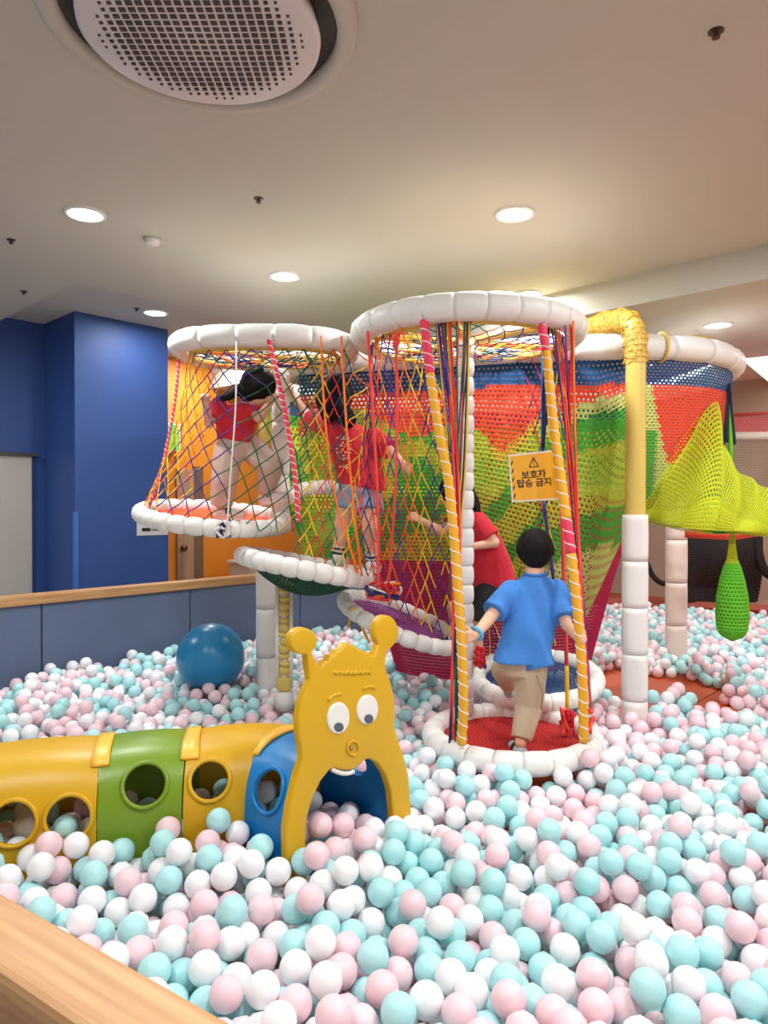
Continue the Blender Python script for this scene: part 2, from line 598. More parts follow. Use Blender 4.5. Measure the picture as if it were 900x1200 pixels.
# ------------------------------------------------------------------ padded rings, posts
def arc_pad(R, r, ang, nseg=8, nr=14, flat=0.80):
    """one puffy pad of a padded ring, centred on angle 0"""
    bm = bmesh.new()
    rings = []
    for i in range(nseg + 1):
        t = i / nseg
        a = (t - 0.5) * ang * 0.992
        k = r * (flat + (1 - flat) * math.sin(PI * min(max(t, 0.0), 1)) ** 0.45)
        rings.append([bm.verts.new(((R + k * math.cos(2 * PI * j / nr)) * math.cos(a), (R + k * math.cos(2 * PI * j / nr)) * math.sin(a), k * math.sin(2 * PI * j / nr))) for j in range(nr)])
    for A, B in zip(rings, rings[1:]):
        for j in range(nr):
            bm.faces.new((A[j], A[(j + 1) % nr], B[(j + 1) % nr], B[j]))
    bm.faces.new(rings[0][::-1])
    bm.faces.new(rings[-1])
    me = bm_mesh(bm, 'pad')
    me.polygons.foreach_set('use_smooth', [True] * len(me.polygons))
    me.materials.append(M_VINYL)
    return me


def pad_ring(t, R, r, n, flat=0.8, phase=0.0, skip=()):
    me = arc_pad(R, r, 2 * PI / n, flat=flat)
    for i in range(n):
        if i in skip:
            continue
        o = bpy.data.objects.new('pad', me)
        COL.objects.link(o)
        o.parent = t
        o.rotation_euler = (0, 0, 2 * PI * i / n + phase)
    return t


def post_pad(r, h, n=16, flat=0.86, seam=False):
    bm = bmesh.new()
    rings = []
    for i in range(9):
        t = i / 8
        k = r * (flat + (1 - flat) * math.sin(PI * t) ** 0.4)
        ring = []
        for j in range(n):
            a = 2 * PI * j / n
            kk = k * (0.93 if seam and j % (n // 4) == n // 8 else 1.0)
            ring.append(bm.verts.new((kk * math.cos(a), kk * math.sin(a), (t - 0.5) * h * 0.99)))
        rings.append(ring)
    for A, B in zip(rings, rings[1:]):
        for j in range(n):
            bm.faces.new((A[j], A[(j + 1) % n], B[(j + 1) % n], B[j]))
    bm.faces.new(rings[0][::-1])
    bm.faces.new(rings[-1])
    me = bm_mesh(bm, 'pad')
    me.polygons.foreach_set('use_smooth', [True] * len(me.polygons))
    return me


def post(name, label, x, y, z0, z1, r, h, m=M_VINYL, flat=0.86, seam=False, cat='post', group=None):
    t = thing(name, label, cat, (x, y, z0), group=group)
    n = max(1, round((z1 - z0) / h))
    h = (z1 - z0) / n
    me = post_pad(r, h, flat=flat, seam=seam)
    me.materials.append(m)
    for i in range(n):
        o = bpy.data.objects.new('pad', me)
        COL.objects.link(o)
        o.parent = t
        o.location = (0, 0, h * (i + 0.5))
        o.rotation_euler = (0, 0, PI / 8 if seam else 0)
    return t


RZ = 2.26
RA_C, RA_R = Vector((0.479, 4.10, RZ)), 0.605
RB_C = Vector((-0.735, 4.42, RZ - 0.01))
RB_X, RB_Y = 0.52, 0.36


def rb_pt(ang, inset=0.0, z=0.0):
    """rounded oval of the smaller ring; ang as in ring_pt"""
    c, q = math.cos(math.radians(ang)), math.sin(math.radians(ang))
    return Vector((RB_C.x + (RB_X - inset) * math.copysign(abs(c) ** 0.75, c), RB_C.y + (RB_Y - inset) * math.copysign(abs(q) ** 0.75, q), RB_C.z + z))


ra = thing('padded_ring', 'larger white padded ring high over the boy in blue', 'ring', RA_C, group='white padded top rings')
pad_ring(ra, RA_R, 0.072, 25, 0.93, 0.1)
rb = thing('padded_ring', 'smaller white padded ring high at the left end of the nets', 'ring', RB_C, group='white padded top rings')
NBP = 14
RBPATH = [rb_pt(a * 360 / 180) for a in range(180)]
Ls = [0.0]
for a in range(180):
    Ls.append(Ls[-1] + (RBPATH[(a + 1) % 180] - RBPATH[a]).length)


def rb_len(s):
    s = s % Ls[-1]
    k = next(q for q in range(180) if Ls[q + 1] >= s)
    g = (s - Ls[k]) / (Ls[k + 1] - Ls[k])
    return RBPATH[k] + (RBPATH[(k + 1) % 180] - RBPATH[k]) * g


for k in range(NBP):
    pts_ = [rb_len((k + i / 8) / NBP * Ls[-1]) for i in range(9)]
    bm = bmesh.new()
    add_tube(bm, pts_, [0.066 * (0.93 + 0.07 * math.sin(PI * i / 8) ** 0.5) for i in range(9)], 14)
    obj('pad', bm, M_VINYL, rb)


def ring_pt(c, R, ang, z=0.0):
    """ang 0 = to the right (+x), -90 = towards the viewer"""
    a = math.radians(ang)
    return Vector((c.x + R * math.cos(a), c.y + R * math.sin(a), c.z + z))


# yellow bars across the top of the two rings
def bar(name, label, pts, r, m, cat='bar', parent=None, n=10):
    bm = bmesh.new()
    add_tube(bm, pts, r, n)
    o = obj(name, bm, m, parent)
    if parent is None:
        tag(o, label, cat)
    return o


for a in (15, 75, 135):
    bar('cross_bar', None, [ring_pt(RA_C, RA_R - 0.04, a, -0.04), ring_pt(RA_C, RA_R - 0.04, a + 180, -0.04)], 0.02, M_STEELY, parent=ra)
for a in (30, 100):
    bar('cross_bar', None, [rb_pt(a, 0.04, -0.04), rb_pt(a + 180, 0.04, -0.04)], 0.02, M_STEELY, parent=rb)
bm = bmesh.new()
add_tube(bm, [ring_pt(RA_C, RA_R - 0.075, k * 15, -0.055) for k in range(24)], 0.016, 8, closed=True)
obj('inner_hoop', bm, M_STEELY, ra)
bm = bmesh.new()
add_tube(bm, [rb_pt(k * 7.5, 0.07, -0.055) for k in range(48)], 0.016, 8, closed=True)
obj('inner_hoop', bm, M_STEELY, rb)

# big oval tube that carries the knitted house
C_PTS = [(-0.62, 4.95), (-0.2, 4.80), (0.22, 4.70), (0.85, 4.50), (1.50, 4.40), (2.05, 4.52), (2.44, 4.95), (2.52, 5.5), (2.3, 6.2),
         (1.6, 6.8), (0.6, 7.0), (-0.3, 6.8), (-0.85, 6.1), (-0.9, 5.4)]
CPATH = smooth_path([(x, y, RZ) for x, y in C_PTS], 8, closed=True)
rc = thing('padded_ring', 'long oval white padded tube carrying the knitted net house', 'ring', (1.0, 5.7, RZ))
NC = len(CPATH)
for k in range(0, NC, 4):
    seg = [CPATH[(k + i) % NC] for i in range(5)]
    fine = smooth_path(seg, 2)
    bm = bmesh.new()
    nn = len(fine)
    add_tube(bm, fine, [0.082 * (0.9 + 0.1 * math.sin(PI * i / (nn - 1)) ** 0.5) for i in range(nn)], 14)
    obj('pad', bm, M_VINYL, rc)
upper = [p + Vector((0, 0.13, 0.035)) for p in CPATH[30:66]]
bm = bmesh.new()
add_tube(bm, upper, 0.07, 12)
obj('upper_tube', bm, M_VINYL, rc)
for (px, wdt) in ((725, 0.02), (767, 0.02)):
    # yellow straps bound round the tube
    X = (px - 450) / F * 4.42
    j = min(range(NC), key=lambda q: (CPATH[q] - Vector((X, 4.42, RZ))).length)
    d = (CPATH[(j + 1) % NC] - CPATH[j - 1]).normalized()
    s, tt = frame_of(d)
    bm = bmesh.new()
    add_tube(bm, [CPATH[j] + (s * math.cos(a) + tt * math.sin(a)) * 0.09 for a in [2 * PI * q / 16 for q in range(16)]], 0.011, 6, closed=True)
    obj('strap', bm, M_STEELY, rc)
bm = bmesh.new()
add_tube(bm, smooth_path([P(790, 404, 4.75), P(815, 396, 4.8), P(836, 401, 4.9), P(850, 412, 5.1)], 6), 0.022, 8)
obj('hoop', bm, M_STEELY, rc)

# posts
post1 = post('padded_post', 'slim white beaded post left of the boy in blue', 0.458, 3.99, -0.12, RZ - 0.05, 0.050, 0.105, flat=0.80)
post2x = P(329, 500, 4.72)
post('padded_post', 'white padded post between the two girls in red', post2x.x, 4.72, 1.13, RZ - 0.08, 0.062, 0.32, flat=0.92)
post('padded_post', 'white padded post in the balls beside the big blue ball', (312 - 450) / F * 4.95, 4.95, -0.12, 0.90, 0.074, 0.36, flat=0.97)
post('padded_post', 'white padded post behind the green bag with pink reflection in its colour', 2.52, 6.1, -0.12, 1.35, 0.09, 0.36, M_VINYL2, flat=0.97)
pm = thing('pipe_post', 'tall yellow pipe post with a white padded lower half', 'post', (1.49, 4.2, FLOOR))
me = post_pad(0.080, 0.275, 16, 0.955, True)
me.materials.append(M_VINYL)
for i in range(5):
    o = bpy.data.objects.new('pad', me)
    COL.objects.link(o)
    o.parent = pm
    o.location = (0, 0, -0.02 + 0.275 * (i + 0.5))
    o.rotation_euler = (0, 0, PI / 8)
bm = bmesh.new()
add_tube(bm, smooth_path([(1.49, 4.2, FLOOR), (1.49, 4.2, 1.0), (1.49, 4.2, 2.0), (1.49, 4.205, 2.26), (1.475, 4.25, 2.37), (1.43, 4.38, 2.42), (1.33, 4.62, 2.43), (1.1, 5.2, 2.43), (0.9, 5.7, 2.42)], 8), 0.058, 16)
obj('pipe', bm, M_STEELY, pm)
# netting sleeve over the bend of the pipe
SLV = smooth_path([(1.49, 4.2, 2.12), (1.49, 4.205, 2.26), (1.475, 4.25, 2.37), (1.43, 4.38, 2.42), (1.33, 4.62, 2.43), (1.2, 4.95, 2.43)], 5)


def sleeve(u, v):
    f = v * (len(SLV) - 1.001)
    i = int(f)
    p = SLV[i] + (SLV[i + 1] - SLV[i]) * (f - i)
    s, t_ = frame_of(SLV[i + 1] - SLV[i])
    a = 2 * PI * u
    r = 0.068 + 0.008 * math.sin(v * 40 + 3 * a)
    return p + (s * math.cos(a) + t_ * math.sin(a)) * r


SLEEVE = (sleeve, pm)
# thin post with yellow rings inside a clear sleeve
tp = thing('ringed_post', 'thin post with yellow rings and white cord under the green net platform', 'post', ((333 - 450) / F * 4.4, 4.4, 0.0))
tx, ty = tp.location.x, tp.location.y
bm = bmesh.new()
add_tube(bm, [(tx, ty, -0.12), (tx, ty, 0.82)], 0.02, 10)
obj('core', bm, M_VINYL, tp)
bm = bmesh.new()
add_lathe(bm, [(0.0, -0.022), (0.03, -0.02), (0.036, 0), (0.03, 0.02), (0, 0.022)], 14)
rme = bm_mesh(bm, 'ring')
rme.materials.append(M_STEELY)
rme.polygons.foreach_set('use_smooth', [True] * len(rme.polygons))
for i in range(13):
    o = bpy.data.objects.new('ring', rme)
    COL.objects.link(o)
    o.parent = tp
    o.location = (0.004 * math.sin(i * 2.1), 0, 0.25 + i * 0.045)
    o.scale = (1, 1, 0.8 if i % 3 else 1.15)
bm = bmesh.new()
for sgn in (-1, 1):
    add_tube(bm, [(tx + sgn * 0.042, ty, 0.14 + 0.0), (tx + sgn * 0.044, ty, 0.80)], 0.012, 8)
obj('sleeve_edge', bm, M_VINYL, tp)
bm = bmesh.new()
add_box(bm, (tx, ty, 0.17), (0.085, 0.085, 0.085), None, 0.015)
obj('yellow_block', bm, M_STEELY, tp)
bm = bmesh.new()
add_lathe(bm, [(0, 0.0), (0.055, 0.0), (0.055, 0.11), (0, 0.12)], 16, Matrix.Translation((tx, ty, 0.01)))
obj('foot_pad', bm, M_VINYL, tp)


# ------------------------------------------------------------------ knitted sheets
def net_sheet(S, nu, nv, hole, color, name, parent, back=0.004, wrap=False, solid=None, brick=True, labels=None):
    """knitted sheet: every cell a yarn frame round a real hole; one child mesh per yarn colour"""
    groups = {}
    e = 1e-3
    for j in range(nv):
        off = 0.5 if (j % 2 and brick) else 0.0
        for i in range(nu):
            u0, u1 = (i + off) / nu, (i + 1 + off) / nu
            v0, v1 = j / nv, (j + 1) / nv
            if not wrap and u1 > 1.0 + 0.3 / nu:
                continue
            uc, vc = (u0 + u1) / 2, (v0 + v1) / 2
            k = color(uc, vc)
            if k is None:
                continue
            h = hole(uc, vc) if callable(hole) else hole
            V, Fc = groups.setdefault(k, ([], []))
            b = len(V)
            n = (S(uc + e, vc) - S(uc - e, vc)).cross(S(uc, vc + e) - S(uc, vc - e))
            n = n.normalized() if n.length > 1e-12 else Vector((0, -1, 0))
            outer = [S(u0, v0), S(u1, v0), S(u1, v1), S(u0, v1)]
            if h <= 0.02:
                V += outer
                Fc.append((b, b + 1, b + 2, b + 3))
                continue
            c = (outer[0] + outer[1] + outer[2] + outer[3]) / 4
            inner = [c + (p - c) * h + n * back for p in outer]
            # hole rounded towards a lozenge
            mids = [(inner[q] + inner[(q + 1) % 4]) / 2 for q in range(4)]
            V += outer + inner
            for q in range(4):
                Fc.append((b + q, b + (q + 1) % 4, b + 4 + (q + 1) % 4, b + 4 + q))
    out = {}
    for k, (V, Fc) in groups.items():
        me = bpy.data.meshes.new(name)
        me.from_pydata([tuple(p) for p in V], [], Fc)
        o = link(name, me, YARN[k], parent)
        o['label'] = '%s knitted netting' % k
        o['kind'] = 'stuff'
        out[k] = o
    return out


def platform(label, c, R, r, n, tilt, yarn, sag, rings=14, spokes=64, hole=0.5, group='net platforms with white rims', flat=0.78):
    t = thing('net_platform', label, 'platform', c, tilt, group)
    pad_ring(t, R, r, n, flat)
    Mx = wmat(t)

    def S(u, v):
        a = 2 * PI * u
        q = (R - r * 0.3) * (1 - v) + 0.02 * v
        z = -sag * (1 - (q / R) ** 2)
        return Mx @ Vector((q * math.cos(a), q * math.sin(a), z))
    net_sheet(S, spokes, rings, hole, lambda u, v: yarn, 'woven_net', t, wrap=True)
    return t


P1C = Vector((0.660, 3.66, 0.085))
P2C = Vector((0.925, 4.30, 0.232))
P3C = P(470, 728, 4.55)
P4C = P(358, 664, 4.25)
P5C = P(251, 606, 4.45)
platform('lowest round net platform, red woven centre, boy standing on it', P1C, 0.405, 0.058, 20, (0, 0, 0.1), 'brick', 0.03, 18, 90, 0.34, flat=0.92)
platform('round net platform with blue woven centre in front of the boy', P2C, 0.355, 0.052, 22, (math.radians(9), math.radians(-3), 0), 'navy', 0.035, 14, 70, 0.42, flat=0.88)
platform('tilted round net platform with purple woven centre', P3C, 0.39, 0.050, 26, (math.radians(4), math.radians(21), 0), 'purple', 0.04, 14, 70, 0.42)
P4T = (math.radians(-3), math.radians(11), 0)
platform('round net platform with sagging dark green centre, girl in denim shorts on it', P4C, 0.375, 0.056, 26, P4T, 'darkgreen', 0.17, 14, 66, 0.36)
P5T = (math.radians(6), math.radians(6), 0)
platform('highest round net platform with orange woven centre, at the left end', P5C, 0.44, 0.054, 28, P5T, 'orange', 0.05, 14, 76, 0.34)


# ------------------------------------------------------------------ the knitted house on the oval tube
def cnear(X):
    """depth of the near run of the oval tube at X"""
    best = None
    for a, b in zip(CPATH[:-1], CPATH[1:]):
        if (a.x - X) * (b.x - X) <= 0 and a.x != b.x:
            y = a.y + (b.y - a.y) * (X - a.x) / (b.x - a.x)
            if best is None or y < best:
                best = y
    return best if best is not None else 5.0


XL, XR = -0.60, 2.40
CN = [cnear(XL + (XR - XL) * k / 200) for k in range(201)]


def cy(X):
    f = min(max((X - XL) / (XR - XL), 0), 1) * 200
    i = min(int(f), 199)
    return CN[i] + (CN[i + 1] - CN[i]) * (f - i)


def wall_bottom(X):
    if X < 0.45:
        return 0.90
    if X < 1.33:
        return 0.90 - (X - 0.45) / 0.88 * 0.40
    if X < 1.62:
        return 0.50 + (X - 1.33) / 0.29 * 0.80
    return 1.30


def house(u, v):
    X = XL + (XR - XL) * u
    zb = wall_bottom(X)
    z = (RZ - 0.06) * (1 - v) + zb * v
    q = (RZ - z)
    return Vector((X, cy(X) + 0.10 * q * q + 0.02 * math.sin(6 * u * PI) * v, z))


def house_col(u, v):
    p = house(u, v)
    X, z = p.x, p.z
    if z > 2.04:
        return 'blue'
    if X < 0.50:
        if z > 1.84 - 0.10 * math.sin(X * 7):
            return 'red'
        d = math.hypot((X - 0.20) * 1.2, z - 1.45)
        if d < 0.16 or 0.26 < d < 0.33:
            return 'green'
        if z < 1.5 and math.sin(7 * z - 5 * X) > 0.35:
            return 'green'
        return 'lime'
    if X < 1.02:
        V = 1.62 + abs(X - 0.76) * 1.0
        if z > V:
            return 'red'
        s = z - 1.15 * (X - 0.76)
        if z > V - 0.07 and X > 0.7:
            return 'ochre'
        if 1.20 < s < 1.36:
            return 'green'
        if s < 0.95 and s > 0.80:
            return 'green'
        return 'lime'
    if X < 1.62:
        q = z + 0.55 * (X - 1.58) ** 2
        if q > 1.975:
            return 'red'
        if q > 1.89:
            return 'pale'
        if q > 1.68:
            return 'green'
        if q > 1.27:
            return 'lime'
        if q > 1.03:
            return 'green'
        return 'pale'
    if z > 1.52 + abs(X - 1.86) * 0.5 and X > 1.68 + (1.95 - z) * 0.28:
        return 'red'
    if X > 1.95:
        return None
    return 'green' if (X < 1.72 and z < 1.75) else 'pale'


nh = thing('knitted_net_house', 'big knitted net wall in blue, red, green and lime hung under the oval tube', 'net', (1.0, 5.5, 1.2))
net_sheet(house, 104, 48, lambda u, v: 0.44 + 0.10 * math.sin(9 * u) * math.cos(7 * v), house_col, 'knitted_panel', nh)


def house_back(u, v):
    k = 64 + int(u * 46)
    f = u * 46 - int(u * 46)
    a, b = CPATH[k % NC], CPATH[(k + 1) % NC]
    p = a + (b - a) * f
    c = Vector((0.9, 5.7, 0))
    q = v
    return Vector((p.x + (c.x - p.x) * 0.15 * q * q, p.y + (c.y - p.y) * 0.15 * q * q, RZ - 0.06 - q * 1.2))


net_sheet(house_back, 80, 26, 0.45, lambda u, v: 'blue' if v < 0.12 else ('lime' if (int(v * 5) % 2) else 'green'), 'knitted_back', nh)

net_sheet(SLEEVE[0], 16, 22, 0.84, lambda u, v: 'ochre', 'net_sleeve', SLEEVE[1], wrap=True)

# crimson bag below
cr = thing('crimson_net_bag', 'crimson knitted bag hanging under the net wall down to the balls', 'net', (0.8, 5.4, 0.0))


def bag(u, v):
    a = PI + PI * u * 1.0      # near half
    cx = 0.86 + (0.83 - 0.86) * v
    cyy = 5.70 + (5.45 - 5.70) * v
    ax = 1.18 + (0.74 - 1.18) * v ** 0.9
    ay = 0.72 + (0.40 - 0.72) * v
    return Vector((cx + ax * math.cos(a), cyy + ay * math.sin(a), 1.35 + (0.02 - 1.35) * v))


net_sheet(bag, 150, 56, 0.22, lambda u, v: 'crimson', 'knitted_bag', cr)

# chartreuse tunnel leaving to the right
hm = thing('knitted_net_tunnel', 'chartreuse knitted net tunnel stretching off to the right', 'net', P(860, 560, 4.5))
TOPE = smooth_path([P(757, 602, 4.34), P(778, 566, 4.36), P(808, 518, 4.42), P(836, 471, 4.55), P(846, 510, 4.5), P(862, 548, 4.42), P(880, 561, 4.38), P(905, 572, 4.35), P(960, 575, 4.3), P(1060, 560, 4.3)], 6)
BOTE = smooth_path([P(757, 606, 4.34), P(778, 612, 4.26), P(800, 618, 4.2), P(828, 621, 4.16), P(842, 622, 4.15), P(858, 622, 4.15), P(878, 623, 4.15), P(905, 626, 4.14), P(960, 632, 4.14), P(1060, 640, 4.14)], 6)


def lerp_path(path, u):
    f = min(max(u, 0), 0.99999) * (len(path) - 1)
    i = int(f)
    return path[i] + (path[i + 1] - path[i]) * (f - i)


def hammock(u, v):
    a, b = lerp_path(TOPE, u), lerp_path(BOTE, u)
    p = a + (b - a) * v
    h = (a - b).length
    return p + Vector((0.012 * math.sin(u * 40), -0.12 * h * math.sin(PI * v) ** 0.8 - 0.015 * math.sin(u * 23 + v * 5), -0.03 * math.sin(PI * v)))


net_sheet(hammock, 86, 26, lambda u, v: 0.52 if v < 0.75 else 0.30, lambda u, v: 'chartreuse', 'knitted_side', hm)


def ham_back(u, v):
    a, b = lerp_path(TOPE, u), lerp_path(BOTE, u)
    p = a + (b - a) * v
    h = (a - b).length
    return p + Vector((0, 0.55 * h ** 0.5 * math.sin(PI * v) ** 0.7 + 0.02, -0.02))


net_sheet(ham_back, 70, 20, 0.45, lambda u, v: 'green' if 0.62 < u + 0.2 * v < 0.74 else 'chartreuse', 'knitted_far_side', hm)
bm = bmesh.new()
for (a, b) in (((854, 452, 4.72), (848, 520, 4.45)), ((854, 452, 4.72), (852, 518, 4.45)), ((855, 450, 4.72), (861, 520, 4.42))):
    add_tube(bm, [P(*a), P(*b)], 0.009, 6)
obj('tie_strap', bm, ROPE['black'], hm)
bm = bmesh.new()
add_tube(bm, [P(856, 470, 4.75), P(856, 545, 4.55)], 0.014, 6)
obj('tie_rope', bm, YARN['leaf'], hm)

# red roll on the far side, seen under the tunnel
bar('padded_bar', 'red padded bar under the chartreuse net tunnel', [P(803, 625, 5.6), P(860, 628, 5.5), P(895, 622, 5.4), P(940, 620, 5.3)], 0.035, mat('red roll', (220, 70, 45), 0.6))

# green punch bag
pb = thing('hanging_net_bag', 'bright green knitted punch bag hanging over the balls', 'bag', P(858, 625, 4.3))
pc = P(858, 690, 4.3)
prof = [(622, 3), (640, 4), (655, 6), (665, 10), (680, 14), (700, 17.5), (720, 18.5), (738, 17), (746, 12), (751, 2)]


def pbag(u, v):
    f = v * (len(prof) - 1)
    i = min(int(f), len(prof) - 2)
    g = f - i
    y = prof[i][0] * (1 - g) + prof[i + 1][0] * g
    r = (prof[i][1] * (1 - g) + prof[i + 1][1] * g) * 4.3 / F
    c = P(858, y, 4.3)
    a = 2 * PI * u
    return Vector((c.x + r * math.cos(a), c.y + r * math.sin(a), c.z))


net_sheet(pbag, 26, 40, 0.42, lambda u, v: 'chartreuse' if v < 0.28 else 'leaf', 'knitted_bag', pb, wrap=True)
bm = bmesh.new()
Q = [(p_[0], p_[1] * 0.9 * 4.3 / F) for p_ in prof[2:]]
cz0 = P(858, 650, 4.3)
add_lathe(bm, [(r, P(858, y, 4.3).z) for y, r in Q], 20, Matrix.Translation((pc.x, 4.3, 0)))
obj('filling', bm, mat('dark green filling', (40, 120, 30), 0.9), pb)


# ------------------------------------------------------------------ rope nets of diamonds
def rope_mesh(edges, r, n=4):
    """thin prisms along many edges"""
    V, Fc = [], []
    for a, b in edges:
        d = b - a
        if d.length < 1e-6:
            continue
        s, t = frame_of(d)
        k0 = len(V)
        for q in (a, b):
            for i in range(n):
                an = 2 * PI * i / n
                V.append(tuple(q + (s * math.cos(an) + t * math.sin(an)) * r))
        for i in range(n):
            Fc.append((k0 + i, k0 + (i + 1) % n, k0 + n + (i + 1) % n, k0 + n + i))
    return V, Fc


def rope_net(label, S, nu, nv, color, r=0.0036, wrap=False, jit=0.006, group='rope nets of the climbing tower', border=None):
    c = S(0.5, 0.5)
    t = thing('rope_net', label, 'net', c, group=group)
    nodes = {}
    rnd = random.Random(hash(label) % 1000 if False else len(label))

    def node(i, j):
        ii = i % (2 * nu) if wrap else i
        if (ii, j) not in nodes:
            p = S(ii / (2 * nu), j / nv)
            nodes[(ii, j)] = p + Vector((rnd.uniform(-jit, jit), rnd.uniform(-jit, jit), rnd.uniform(-jit, jit)))
        return nodes[(ii, j)]
    groups = {}
    for j in range(nv):
        for i in range(2 * nu + (0 if wrap else 1)):
            if (i + j) % 2:
                continue
            for s in (-1, 1):
                k = i + s
                if not wrap and not (0 <= k <= 2 * nu):
                    continue
                col = color(i / (2 * nu), (j + .5) / nv, s)
                if col is None:
                    continue
                a, b = node(i, j), node(k, j + 1)
                m = (a + b) / 2 + Vector((0, 0, -0.006))
                g = groups.setdefault(col, [])
                g.append((a, m))
                g.append((m, b))
    for kx, ed in groups.items():
        V, Fc = rope_mesh(ed, r)
        me = bpy.data.meshes.new('netting')
        me.from_pydata(V, [], Fc)
        o = link('netting', me, ROPE[kx], t)
        o['label'] = '%s rope netting' % kx
        o['kind'] = 'stuff'
    return t


def rim_pt(c, R, ang, tilt):
    a = math.radians(ang)
    return Vector(c) + Euler(tilt).to_matrix() @ Vector((R * math.cos(a), R * math.sin(a), 0))


# net round the left ring (open at the back right)
def netB(u, v):
    ang = 130 + 215 * u           # from back left over the near side to the right
    top = rb_pt(ang, 0.055, -0.06)
    bot = rim_pt(P5C, 0.44, ang, P5T)
    if ang > 290:
        g = min((ang - 290) / 55, 1)
        bot = bot + Vector((0.10 * g, -0.10 * g, -0.02 * g))
    k = v ** 1.6
    p = top + (bot - top) * k
    p.z = top.z + (bot.z - top.z) * v
    return p


def colB(u, v, s):
    ang = 130 + 215 * u
    if ang < 215:
        return ['yellow', 'orange', 'yellow'][int(ang / 9 + (s + 1) / 2) % 3]
    if ang < 235:
        return 'yellow' if s > 0 else 'purple'
    if ang < 275:
        return 'navy' if (int(ang / 11) % 2) else 'purple'
    if ang < 335:
        return 'green'
    return 'red' if s > 0 else 'yellow'


rope_net('diamond rope net around the girl in beige trousers', netB, 14, 14, colB)
bm = bmesh.new()


# net between the two rings and down to the green and purple platforms
def netM(u, v):
    # top runs along the right part of ring B then the near left arc of ring A
    if u < 0.30:
        g = u / 0.30
        top = rb_pt(-62 + 50 * g, 0.05, -0.06)
        top = top + Vector((0.12 * g, -0.12 * g, 0))
    else:
        g = (u - 0.30) / 0.70
        top = ring_pt(RA_C, RA_R - 0.05, -195 + 85 * g, -0.06)
    X0, X1 = P(343, 650, 3.95), P(534, 768, 4.15)
    if u < 0.52:
        g = u / 0.52
        bot = P(343 + 98 * g, 648 + 30 * g, 3.93 - 0.05 * math.sin(PI * g) + 0.06 * g)
    else:
        g = (u - 0.52) / 0.48
        bot = P(441 + 92 * g, 700 + 56 * g, 4.02 + 0.14 * g)
    p = top + (bot - top) * v
    return p + Vector((0, 0.05 * math.sin(PI * v), 0))


def colM(u, v, s):
    k = int(u * 17)
    c = ['green', 'yellow', 'red', 'green', 'orange', 'yellow', 'coral', 'navy', 'coral', 'red', 'orange', 'purple', 'coral', 'orange', 'yellow', 'purple', 'yellow'][k % 17]
    if s < 0 and k % 3 == 0:
        c = 'navy' if v < 0.5 else c
    return c


rope_net('diamond rope net in front of the girl in denim shorts', netM, 15, 18, colM)


# net on the far side of the big ring, over the entrance
def netA(u, v):
    ang = 125 - 165 * u
    top = ring_pt(RA_C, RA_R - 0.05, ang, -0.06)
    bot = rim_pt(P2C, 0.38, 125 - 110 * u, (0, 0, 0)) + Vector((0, 0.05, 0.02))
    return top + (bot - top) * v


def colA(u, v, s):
    if u > 0.62 and v > 0.3:
        return None
    k = int(u * 12)
    return ['navy', 'yellow', 'green', 'red', 'yellow', 'purple', 'red', 'yellow', 'navy', 'red', 'coral', 'navy'][k % 12] if s > 0 else ['yellow', 'navy', 'red', 'yellow', 'green', 'red', 'navy', 'purple', 'yellow', 'red', 'coral', 'navy'][k % 12]


rope_net('diamond rope net behind the boy in blue, at the back of the big ring', netA, 15, 18, colA)


# flat roof netting across both rings
def roofA(u, v):
    a = math.radians(360 * u)
    r = (RA_R - 0.06) * (1 - v * 0.85)
    return Vector((RA_C.x + r * math.cos(a), RA_C.y + r * math.sin(a), RZ - 0.05 - 0.05 * v))


def roofB(u, v):
    p = rb_pt(360 * u, 0.06, -0.05)
    c = RB_C + Vector((0, 0, -0.10))
    return p + (c - p) * (v * 0.85)


rc6 = ['navy', 'red', 'yellow', 'navy', 'green', 'orange', 'purple']
rope_net('flat rope net closing the larger padded ring', roofA, 22, 6, lambda u, v, s: rc6[int(u * 14 + v * 5) % 7], wrap=True)
rope_net('flat rope net closing the smaller padded ring', roofB, 20, 6, lambda u, v, s: rc6[int(u * 14 + v * 5 + 2) % 7], wrap=True)


# wrapped hand ropes, straps, bundles
def wrapped_rope(label, pts, r, segs, stripe='white', pitch=0.062):
    path = smooth_path(pts, 14)
    t = thing('wrapped_rope', label, 'rope', path[-1])
    L = [0.0]
    for a, b in zip(path, path[1:]):
        L.append(L[-1] + (b - a).length)
    N = len(path)
    for (f0, f1, m) in segs:
        i0, i1 = int(f0 * (N - 1)), int(f1 * (N - 1))
        bm = bmesh.new()
        rr = [r * (1 + 0.07 * math.sin(L[i] / pitch * 2 * PI)) for i in range(i0, i1 + 1)]
        add_tube(bm, path[i0:i1 + 1], rr, 10)
        obj('wrapping', bm, m, t)['label'] = m.name + ' wrapping'
    # spiral cord
    sp = []
    for i in range(int(L[-1] / 0.008)):
        s = i * 0.008
        k = max(q for q in range(N) if L[q] <= s)
        k = min(k, N - 2)
        g = (s - L[k]) / max(L[k + 1] - L[k], 1e-6)
        p = path[k] + (path[k + 1] - path[k]) * g
        d = path[k + 1] - path[k]
        sx, ty_ = frame_of(d)
        a = 2 * PI * s / pitch
        sp.append(p + (sx * math.cos(a) + ty_ * math.sin(a)) * (r * 1.02))
    bm = bmesh.new()
    add_tube(bm, sp, 0.0035, 5)
    obj('spiral_cord', bm, ROPE[stripe], t)
    return t


